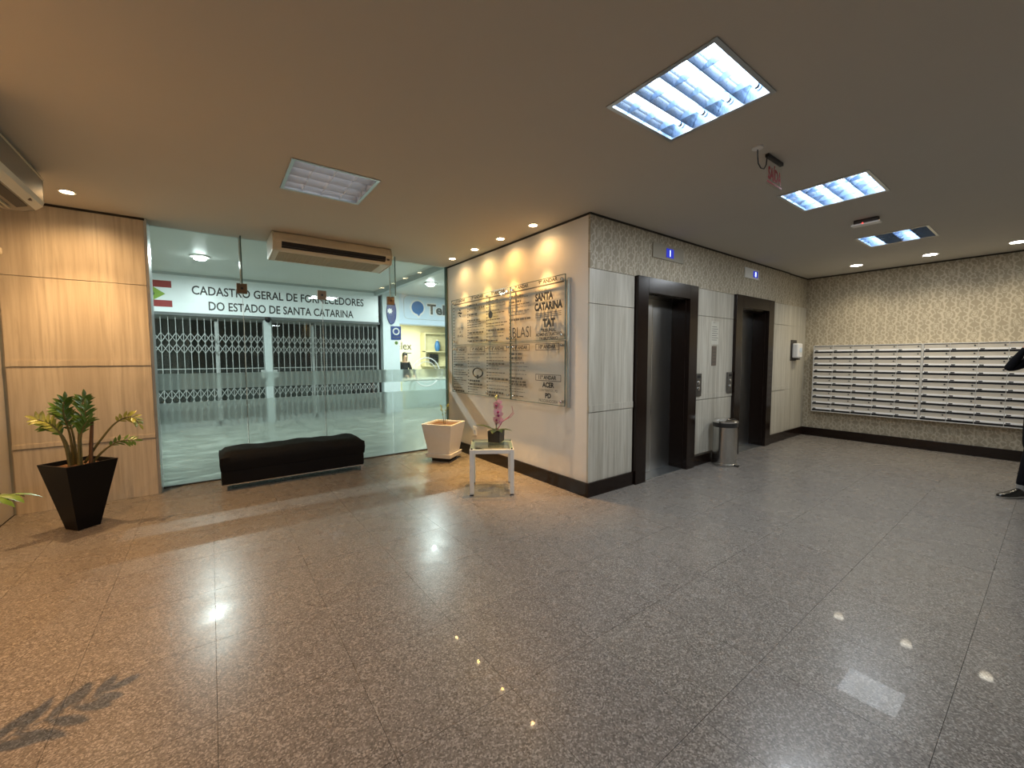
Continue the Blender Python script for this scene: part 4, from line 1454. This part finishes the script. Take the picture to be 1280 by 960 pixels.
def gate(x0, x1, n, label):
    r = thing('folding_gate', label, 'folding gate', ((x0 + x1) / 2, SY - 0.03, 0), group='folding scissor gates of the closed shop')
    hw = (x1 - x0) / 2
    step = 2 * hw / (n - 1)
    top = 2.31
    barm = MB().box(-0.006, -0.012, 0.02, 0.006, 0.012, top).mesh('upright_bar', 'gate_metal')
    for k in range(n):
        put('upright_bar', barm, r, (-hw + k * step, 0, 0))
    MB().box(-hw, -0.018, top, hw, 0.018, top + 0.03).build('top_track', 'gate_metal', r)
    MB().box(-hw, -0.018, 0, hw, 0.018, 0.02).build('bottom_track', 'gate_metal', r)

    def lattice(z0, z1):
        b = MB()
        for k in range(n - 1):
            xa, xb = -hw + k * step, -hw + (k + 1) * step
            b.bar((xa, -0.016, z0), (xb, -0.016, z1), 0.013, 0.005, (0, 1, 0))
            b.bar((xa, 0.016, z1), (xb, 0.016, z0), 0.013, 0.005, (0, 1, 0))
        o = b.build('scissor_lattice', 'gate_metal', r)
        return o
    lattice(1.80, 1.99)
    lattice(1.57, 1.76)
    lattice(0.62, 0.81)
    lattice(0.39, 0.58)
    MB().box(-hw, -0.008, 1.235, hw, 0.008, 1.25).build('cross_rod', 'gate_metal', r)
    return r, hw


gate(-5.42, -2.118, 29, 'folding steel scissor gate beside the timber column')
gate(-1.942, 0.47, 22, 'folding steel scissor gate beside the white pillar')
r = thing('gate_post', 'grey steel gate post with two lock boxes between the folding gates', 'post', (-2.03, SY - 0.04, 0))
MB().box(-0.075, -0.03, 0, 0.075, 0.03, 2.34).build('post', 'gate_post', r, bevel=0.004)
for s in (-1, 1):
    k_ = MB().box(s * 0.12 - 0.045, -0.075, 1.02, s * 0.12 + 0.045, -0.012, 1.20).build('lock_box', 'gate_metal', r, bevel=0.005)
    MB().box(s * 0.12 - 0.012, -0.078, 1.08, s * 0.12 + 0.012, -0.0751, 1.12).build('keyhole', 'mail_dark', k_)
r = thing('shop_window', 'dark shop window with pale frame behind the folding gates', 'shop window', (0, SY + 0.12, 0))
MB().box(-5.5, -0.004, 0.0, 0.55, 0.004, 2.34).build('pane', 'clear_glass', r)
for x in (-5.45, -2.98, -2.03, -1.06, 0.52):
    MB().box(x - 0.028, -0.03, 0, x + 0.028, 0.03, 2.34).build('mullion', 'gate_metal', r)
MB().box(-5.5, -0.03, 2.28, 0.55, 0.03, 2.34).build('head_rail', 'gate_metal', r)
MB().box(-5.5, -0.03, 0.0, 0.55, 0.03, 0.12).build('sill', 'gate_metal', r)
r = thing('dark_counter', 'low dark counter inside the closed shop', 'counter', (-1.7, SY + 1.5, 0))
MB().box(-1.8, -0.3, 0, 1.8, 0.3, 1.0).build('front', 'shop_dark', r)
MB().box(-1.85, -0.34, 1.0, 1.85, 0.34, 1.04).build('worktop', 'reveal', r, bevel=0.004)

# ---- lit shop
r = thing('shop_fascia', 'pale blue shop fascia with a round blue speech bubble logo and grey lettering', 'sign', (0, SY, 0))
MB().box(1.05, -0.10, 2.40, 6.0, 0.0, 3.20).build('panel', 'fascia_blue', r, bevel=0.004)
MB().box(1.05, -0.115, 2.37, 6.0, 0.0, 2.40).build('lower_edge', 'gate_post', r)
ol = []
for (cx_, cz_, a0) in ((1.32, 2.66, 180), (3.9, 2.66, 270), (3.9, 3.05, 0), (1.32, 3.05, 90)):
    for q in range(5):
        a = math.radians(a0 + q * 22.5)
        ol.append((cx_ + 0.12 * math.cos(a), -0.102, cz_ + 0.12 * math.sin(a)))
MB().tube(ol + [ol[0]], 0.007, 5, False).build('outline', 'gate_post', r)
BX, BZ = 1.595, 2.86
ring = [(BX + 0.225 * math.cos(2 * PI * k / 28), BZ + 0.225 * math.sin(2 * PI * k / 28)) for k in range(28)]
MB().prism(ring, lambda x, z: (x, -0.112, z), lambda x, z: (x, -0.1002, z)).prism([(BX - 0.06, BZ - 0.19), (BX + 0.13, BZ - 0.16), (BX + 0.03, BZ - 0.30)], lambda x, z: (x, -0.111, z), lambda x, z: (x, -0.1002, z)).build('logo_halo', 'white_plastic', r)
ring = [(BX + 0.178 * math.cos(2 * PI * k / 28), BZ + 0.178 * math.sin(2 * PI * k / 28)) for k in range(28)]
MB().prism(ring, lambda x, z: (x, -0.118, z), lambda x, z: (x, -0.1122, z)).prism([(BX - 0.03, BZ - 0.15), (BX + 0.10, BZ - 0.13), (BX + 0.03, BZ - 0.235)], lambda x, z: (x, -0.117, z), lambda x, z: (x, -0.1122, z)).build('logo_bubble', 'logo_blue', r)
lettering('lettering_halo', 'Telex', 1.06, 0.35, (1.86, -0.1022, 2.665), (1, 0, 0), (0, 0, 1), 'white_plastic', r, 0.075)
lettering('lettering', 'Telex', 1.00, 0.29, (1.89, -0.1045, 2.695), (1, 0, 0), (0, 0, 1), 'ink_grey', r, 0.03)

r = thing('shop_front_glass', 'clear shop front pane with white ring decals', 'shop window', (0, SY + 0.05, 0))
MB().box(1.06, -0.004, 0.0, 5.9, 0.004, 2.37).build('pane', 'clear_glass', r)
RX, RZ = 1.90, 1.06
for rad, t in ((0.41, 0.016), (0.30, 0.010)):
    MB().tube([(RX + rad * math.cos(2 * PI * k / 40), -0.007, RZ + rad * math.sin(2 * PI * k / 40)) for k in range(41)], t, 5, False).build('ring_decal', 'white_plastic', r)
r = thing('shop_counter', 'pale reception counter inside the lit shop', 'counter', (2.6, SY + 0.95, 0))
MB().box(-1.2, -0.3, 0, 1.6, 0.3, 0.80).build('front', 'fascia', r)
MB().box(-1.22, -0.33, 0.80, 1.62, 0.33, 0.84).build('worktop', 'white_plastic', r, bevel=0.004)
r = thing('wall_shelf_unit', 'cream shelf unit on the back wall of the lit shop', 'shelf', (3.63, SY + 2.44, 0))
MB().box(-0.75, -0.02, 1.15, 1.4, 0.15, 2.35).build('back', 'shop_shelf', r)
for z in (1.20, 1.70, 2.33):
    MB().box(-0.78, -0.24, z - 0.03, 1.42, -0.021, z).build('shelf_board', 'shop_shelf', r)
MB().box(-0.78, -0.24, 1.20, -0.755, 0.15, 2.30).build('side', 'shop_shelf', r)
r = thing('blue_vase', 'small blue and white oval ornament on the shop shelf', 'ornament', (3.36, SY + 2.29, 1.7005))
MB().lathe([(0.05, 0), (0.09, 0.08), (0.10, 0.2), (0.07, 0.32), (0.03, 0.36)], 18).build('body', 'logo_blue', r, smooth=50)
MB().lathe([(0.032, 0.361), (0.05, 0.40), (0.045, 0.402)], 16).build('neck', 'white_plastic', r, smooth=50)
r = thing('monitor', 'black monitor on the lower shelf of the lit shop', 'monitor', (3.22, SY + 2.29, 1.2005), 0.25)
MB().box(-0.12, -0.06, 0, 0.12, 0.06, 0.015).build('foot', 'black_plastic', r)
MB().box(-0.02, -0.015, 0.015, 0.02, 0.015, 0.12).build('stand', 'black_plastic', r)
MB().box(-0.19, -0.02, 0.10, 0.19, 0.02, 0.40).build('screen', 'black_gloss', r, bevel=0.006)
r = thing('wall_lettering', 'dark shop name lettering on the cream back wall', 'lettering', (2.18, SY + 2.598, 1.75))
lettering('lettering', 'telex', 0.66, 0.26, (-0.31, -0.0015, 0), (1, 0, 0), (0, 0, 1), 'ink', r, 0.012)
MB().box(0.02, -0.004, -0.13, 0.34, -0.0005, -0.10).build('tagline', 'ink_grey', r)

# ---- signs on the pillar
r = thing('oval_sign', 'blue oval hanging sign with a white splash on the pillar', 'sign', (0.83, SY - 0.145, 2.69))
ov = [(0.13 * math.cos(2 * PI * k / 28), 0.33 * math.sin(2 * PI * k / 28)) for k in range(28)]
MB().prism(ov, lambda x, z: (x, -0.03, z), lambda x, z: (x, -0.0005, z)).build('board', 'deep_blue', r)
sp = []
for k in range(14):
    a = 2 * PI * k / 14
    q = 0.085 if k % 2 == 0 else 0.05
    sp.append((-0.05 + q * math.cos(a), 0.02 + q * math.sin(a)))
MB().prism(sp, lambda x, z: (x, -0.034, z), lambda x, z: (x, -0.0302, z)).build('splash', 'white_plastic', r)
r = thing('pillar_poster', 'dark blue poster with a pale ring on the white pillar', 'poster', (0.945, SY - 0.145, 2.135))
MB().box(-0.14, -0.012, -0.18, 0.14, -0.0005, 0.18).build('board', 'deep_blue', r)
MB().tube([(0.08 * math.cos(2 * PI * k / 28), -0.014, 0.04 + 0.08 * math.sin(2 * PI * k / 28)) for k in range(29)], 0.018, 6, False).build('ring', 'paper', r)
MB().box(-0.10, -0.0135, -0.12, 0.10, -0.0122, -0.10).build('print_line', 'ink_grey', r)
r = thing('pillar_sticker', 'small green and white sticker below the blue poster', 'sticker', (0.95, SY - 0.145, 1.87))
MB().lathe([(0.075, 0), (0.075, 0.004)], 20).build('disc', 'paper', r).rotation_euler = (PI / 2, 0, 0)
MB().lathe([(0.045, 0.0042), (0.045, 0.007)], 16).build('centre', 'leaf_green', r).rotation_euler = (PI / 2, 0, 0)

# ================================================================== PEOPLE


def skin_body(name, verts, edges, radii, root, regions, parent, sub=2):
    """grow one continuous figure over a joint graph and colour its faces by the closest bone"""
    me = bpy.data.meshes.new(name)
    me.from_pydata([tuple(v) for v in verts], edges, [])
    o = bpy.data.objects.new(name, me)
    COL.objects.link(o)
    o.modifiers.new('skin', 'SKIN').use_smooth_shade = True
    s = o.modifiers.new('sub', 'SUBSURF')
    s.levels = s.render_levels = sub
    bpy.context.view_layer.update()
    if not me.skin_vertices:
        bpy.context.view_layer.objects.active = o
        bpy.ops.mesh.customdata_skin_add()
    sv = me.skin_vertices[0].data
    for i, rr in enumerate(radii):
        sv[i].radius = rr if isinstance(rr, tuple) else (rr, rr)
        sv[i].use_root = (i == root)
    bpy.context.view_layer.update()
    ev = bpy.data.meshes.new_from_object(o.evaluated_get(bpy.context.evaluated_depsgraph_get()))
    bpy.data.objects.remove(o)
    ev.materials.clear()
    names = []
    for _, mn in regions:
        if mn not in names:
            names.append(mn)
    for mn in names:
        ev.materials.append(MATS[mn])
    seg = [(Vector(verts[a]), Vector(verts[c]), names.index(mn)) for (a, c), mn in regions]
    for p in ev.polygons:
        p.use_smooth = True
        c = p.center
        best, bi = 1e9, 0
        for a, e, mi in seg:
            d = e - a
            t = max(0, min(1, (c - a).dot(d) / max(d.length_squared, 1e-9)))
            q = (a + d * t - c).length
            if q < best:
                best, bi = q, mi
        p.material_index = bi
    return put(name, ev, parent)


def figure(name, label, loc, rz, J, legs_mat, top_mat, hair_long, group=None, shoes=True):
    """J: joints in a frame with +x forward, +y to the person's own left, z up"""
    r = thing(name, label, 'person', loc, rz, group)
    V, E, Rr, reg = [], [], [], []
    idx = {}

    def add(k, p, rad, prev=None, mat=None):
        idx[k] = len(V)
        V.append(Vector(p))
        Rr.append(rad)
        if prev is not None:
            E.append((idx[prev], idx[k]))
            reg.append(((idx[prev], idx[k]), mat))
    add('pelvis', J['pelvis'], (0.125, 0.12))
    add('waist', J['waist'], (0.115, 0.11), 'pelvis', top_mat)
    add('chest', J['chest'], (0.135, 0.125), 'waist', top_mat)
    add('collar', J['collar'], (0.085, 0.075), 'chest', top_mat)
    add('neck', J['neck'], 0.052, 'collar', 'skin')
    add('skull', J['skull'], (0.072, 0.085), 'neck', 'skin')
    add('crown', J['crown'], (0.062, 0.078), 'skull', 'skin')
    for s in ('l', 'r'):
        add('sh' + s, J['sh' + s], 0.068, 'chest', top_mat)
        add('el' + s, J['el' + s], 0.046, 'sh' + s, top_mat)
        add('wr' + s, J['wr' + s], 0.030, 'el' + s, top_mat)
        pv = (Vector(J['wr' + s]) - Vector(J['el' + s])).normalized()
        sd = pv.cross(Vector((0, 0, 1)))
        if sd.length < 0.2:
            sd = Vector((0, 1, 0))
        sd.normalize()
        nn = sd.cross(pv).normalized()
        palm = Vector(J['wr' + s]) + pv * 0.06
        add('pa' + s, palm, (0.034, 0.018), 'wr' + s, 'skin')
        for k in range(4):
            base = palm + pv * 0.035 + sd * (0.027 - 0.018 * k)
            L = (0.062, 0.072, 0.068, 0.052)[k]
            add('f%d%s' % (k, s), base, 0.0095, 'pa' + s, 'skin')
            add('g%d%s' % (k, s), base + pv * L * 0.5 - nn * 0.012, 0.0085, 'f%d%s' % (k, s), 'skin')
            add('h%d%s' % (k, s), base + pv * L * 0.85 - nn * 0.034, 0.007, 'g%d%s' % (k, s), 'skin')
        th = Vector(J['wr' + s]) + pv * 0.03 + sd * 0.034
        add('t0' + s, th, 0.011, 'pa' + s, 'skin')
        add('t1' + s, th + pv * 0.04 + sd * 0.018 - nn * 0.008, 0.009, 't0' + s, 'skin')
        add('hi' + s, J['hi' + s], (0.10, 0.10), 'pelvis', legs_mat)
        add('kn' + s, J['kn' + s], 0.065, 'hi' + s, legs_mat)
        add('an' + s, J['an' + s], 0.046, 'kn' + s, legs_mat)
    skin_body('body', V, E, Rr, 0, reg, r)
    # face and hair
    sk, cr = Vector(J['skull']), Vector(J['crown'])
    hc = sk.lerp(cr, 0.45)
    fx = Vector((1, 0, 0))
    b = MB()
    b.prism([(0, 0.03), (0.025, -0.012), (0, -0.018)], lambda x, z: (hc.x + 0.083 + x, hc.y - 0.010, hc.z - 0.01 + z), lambda x, z: (hc.x + 0.083 + x, hc.y + 0.010, hc.z - 0.01 + z))
    b.build('nose', 'skin', r, bevel=0.004)
    for s in (-1, 1):
        e = MB().ball((hc.x + 0.079, hc.y + s * 0.031, hc.z + 0.012), (0.012, 0.014, 0.009), 10, 6).build('eye', 'paper', r, smooth=60)
        MB().ball((hc.x + 0.0875, hc.y + s * 0.031, hc.z + 0.012), 0.0045, 8, 6).build('iris', 'hair', e, smooth=60)
        MB().box(hc.x + 0.078, hc.y + s * 0.031 - 0.018, hc.z + 0.030, hc.x + 0.089, hc.y + s * 0.031 + 0.018, hc.z + 0.034).build('eyebrow', 'hair', r, bevel=0.002)
        MB().ball((hc.x - 0.005, hc.y + s * 0.074, hc.z - 0.005), (0.020, 0.010, 0.032), 8, 6).build('ear', 'skin', r, smooth=60)
    MB().ball((hc.x + 0.078, hc.y, hc.z - 0.052), (0.012, 0.024, 0.007), 10, 6).build('mouth', 'lips', r, smooth=60)
    hb = MB()
    hv, hf = [], []
    nu, nv = 18, 9
    for j in range(nv + 1):
        for i in range(nu):
            a = 2 * PI * i / nu
            back = (1 - math.cos(a)) / 2
            low = 0.31 + (0.86 if hair_long else 0.46) * back ** 0.7
            t = PI * (0.02 + low * j / nv * (1.0 if not hair_long else 0.95))
            x = hc.x - 0.008 + 0.103 * math.sin(min(t, PI * 0.62)) * math.cos(a)
            y = hc.y + 0.088 * math.sin(min(t, PI * 0.62)) * math.sin(a)
            z = hc.z + 0.035 + 0.105 * math.cos(t) - (0.17 * max(0, t / PI - 0.62) / 0.4 if hair_long else 0)
            hv.append((x, y, z))
    for j in range(nv):
        for i in range(nu):
            hf.append((j * nu + i, j * nu + (i + 1) % nu, (j + 1) * nu + (i + 1) % nu, (j + 1) * nu + i))
    hf.append(tuple(range(nu)))
    hb._add(hv, hf)
    o = hb.build('hair', 'hair', r, smooth=70)
    so = o.modifiers.new('thick', 'SOLIDIFY')
    so.thickness = 0.012
    if shoes:
        for s in ('l', 'r'):
            an, to = Vector(J['an' + s]), Vector(J['to' + s])
            d = (to - an)
            d.z = 0
            d.normalize()
            sd = Vector((-d.y, d.x, 0))
            heel = an - d * 0.06
            lift = an.z - 0.09
            b = MB()
            prof = [(0.0, 0.034, 0.085, 0), (0.05, 0.038, 0.098, 0), (0.10, 0.040, 0.092, 0), (0.15, 0.044, 0.07, 0), (0.20, 0.048, 0.056, 0), (0.25, 0.044, 0.048, 0), (0.285, 0.026, 0.036, 0), (0.295, 0.010, 0.026, 0)]
            n = 10
            vs, fs = [], []
            L = 0.295
            tz = to.z - 0.03
            for t, ww, hh, _ in prof:
                zb = lift * (1 - t / L) + tz * (t / L)
                c = heel + d * t
                for k in range(n):
                    a = PI * k / (n - 1)
                    q = c + sd * ww * math.cos(a)
                    vs.append((q.x, q.y, zb + 0.018 + (hh - 0.018) * math.sin(a) ** 0.7))
            for i in range(len(prof) - 1):
                for k in range(n - 1):
                    fs.append((i * n + k, i * n + k + 1, (i + 1) * n + k + 1, (i + 1) * n + k))
                fs.append((i * n, (i + 1) * n, (i + 1) * n + n - 1, i * n + n - 1))
            fs += [tuple(range(n)), tuple(range((len(prof) - 1) * n, len(prof) * n))]
            b._add(vs, fs)
            sh = b.build('shoe', 'shoe_leather', r, smooth=60)
            b = MB()
            vs, fs = [], []
            for t, ww, hh, _ in prof:
                zb = lift * (1 - t / L) + tz * (t / L)
                c = heel + d * t
                for sg, dz in ((-1, 0), (1, 0), (1, 0.0175), (-1, 0.0175)):
                    q = c + sd * (ww + 0.003) * sg
                    vs.append((q.x, q.y, zb + dz))
            for i in range(len(prof) - 1):
                for k in range(4):
                    fs.append((i * 4 + k, i * 4 + (k + 1) % 4, (i + 1) * 4 + (k + 1) % 4, (i + 1) * 4 + k))
            fs += [(0, 1, 2, 3), tuple(range(len(vs) - 4, len(vs)))]
            b._add(vs, fs)
            b.build('sole', 'shoe_sole', sh)
            MB().tube([an + Vector((0, 0, -0.03)), an + Vector((0, 0, 0.035))], 0.034, 12).build('sock', 'sock', r, smooth=50)
    return r


FA = math.atan2(0.595, -0.804)
J = dict(pelvis=(0, 0, 0.97), waist=(0.01, 0, 1.12), chest=(0.02, 0, 1.32), collar=(0.02, 0, 1.45), neck=(0.03, 0, 1.52), skull=(0.05, 0, 1.60), crown=(0.045, 0, 1.72),
         shl=(0.02, 0.175, 1.41), ell=(-0.10, 0.23, 1.14), wrl=(-0.10, 0.24, 0.90),
         shr=(0.02, -0.175, 1.41), elr=(0.20, -0.22, 1.31), wrr=(0.12, -0.13, 1.54),
         hil=(0.01, 0.09, 0.90), knl=(0.26, 0.10, 0.51), anl=(0.35, 0.10, 0.10), tol=(0.585, 0.10, 0.03),
         hir=(-0.01, -0.09, 0.90), knr=(0.03, -0.10, 0.49), anr=(-0.28, -0.10, 0.15), tor=(-0.08, -0.10, 0.03))
figure('person', 'person in a dark suit walking past the mailboxes with one arm raised to the ear', (3.90, -2.815, 0), FA, J, 'suit', 'suit', False)

J = dict(pelvis=(0, 0, 0.90), waist=(0.03, 0, 1.03), chest=(0.07, 0, 1.21), collar=(0.09, 0, 1.33), neck=(0.11, 0, 1.39), skull=(0.14, 0, 1.47), crown=(0.135, 0, 1.58),
         shl=(0.07, 0.155, 1.29), ell=(0.13, 0.21, 1.04), wrl=(0.33, 0.14, 0.92),
         shr=(0.07, -0.155, 1.29), elr=(0.13, -0.21, 1.04), wrr=(0.33, -0.12, 0.92),
         hil=(0.0, 0.09, 0.84), knl=(0.02, 0.10, 0.48), anl=(-0.02, 0.10, 0.10), tol=(0.20, 0.10, 0.03),
         hir=(0.0, -0.09, 0.84), knr=(0.02, -0.10, 0.48), anr=(-0.02, -0.10, 0.10), tor=(0.20, -0.10, 0.03))
figure('person', 'dark-haired person in black standing behind the counter of the lit shop', (1.90, SY + 1.78, 0), -PI / 2, J, 'suit', 'suit', True)
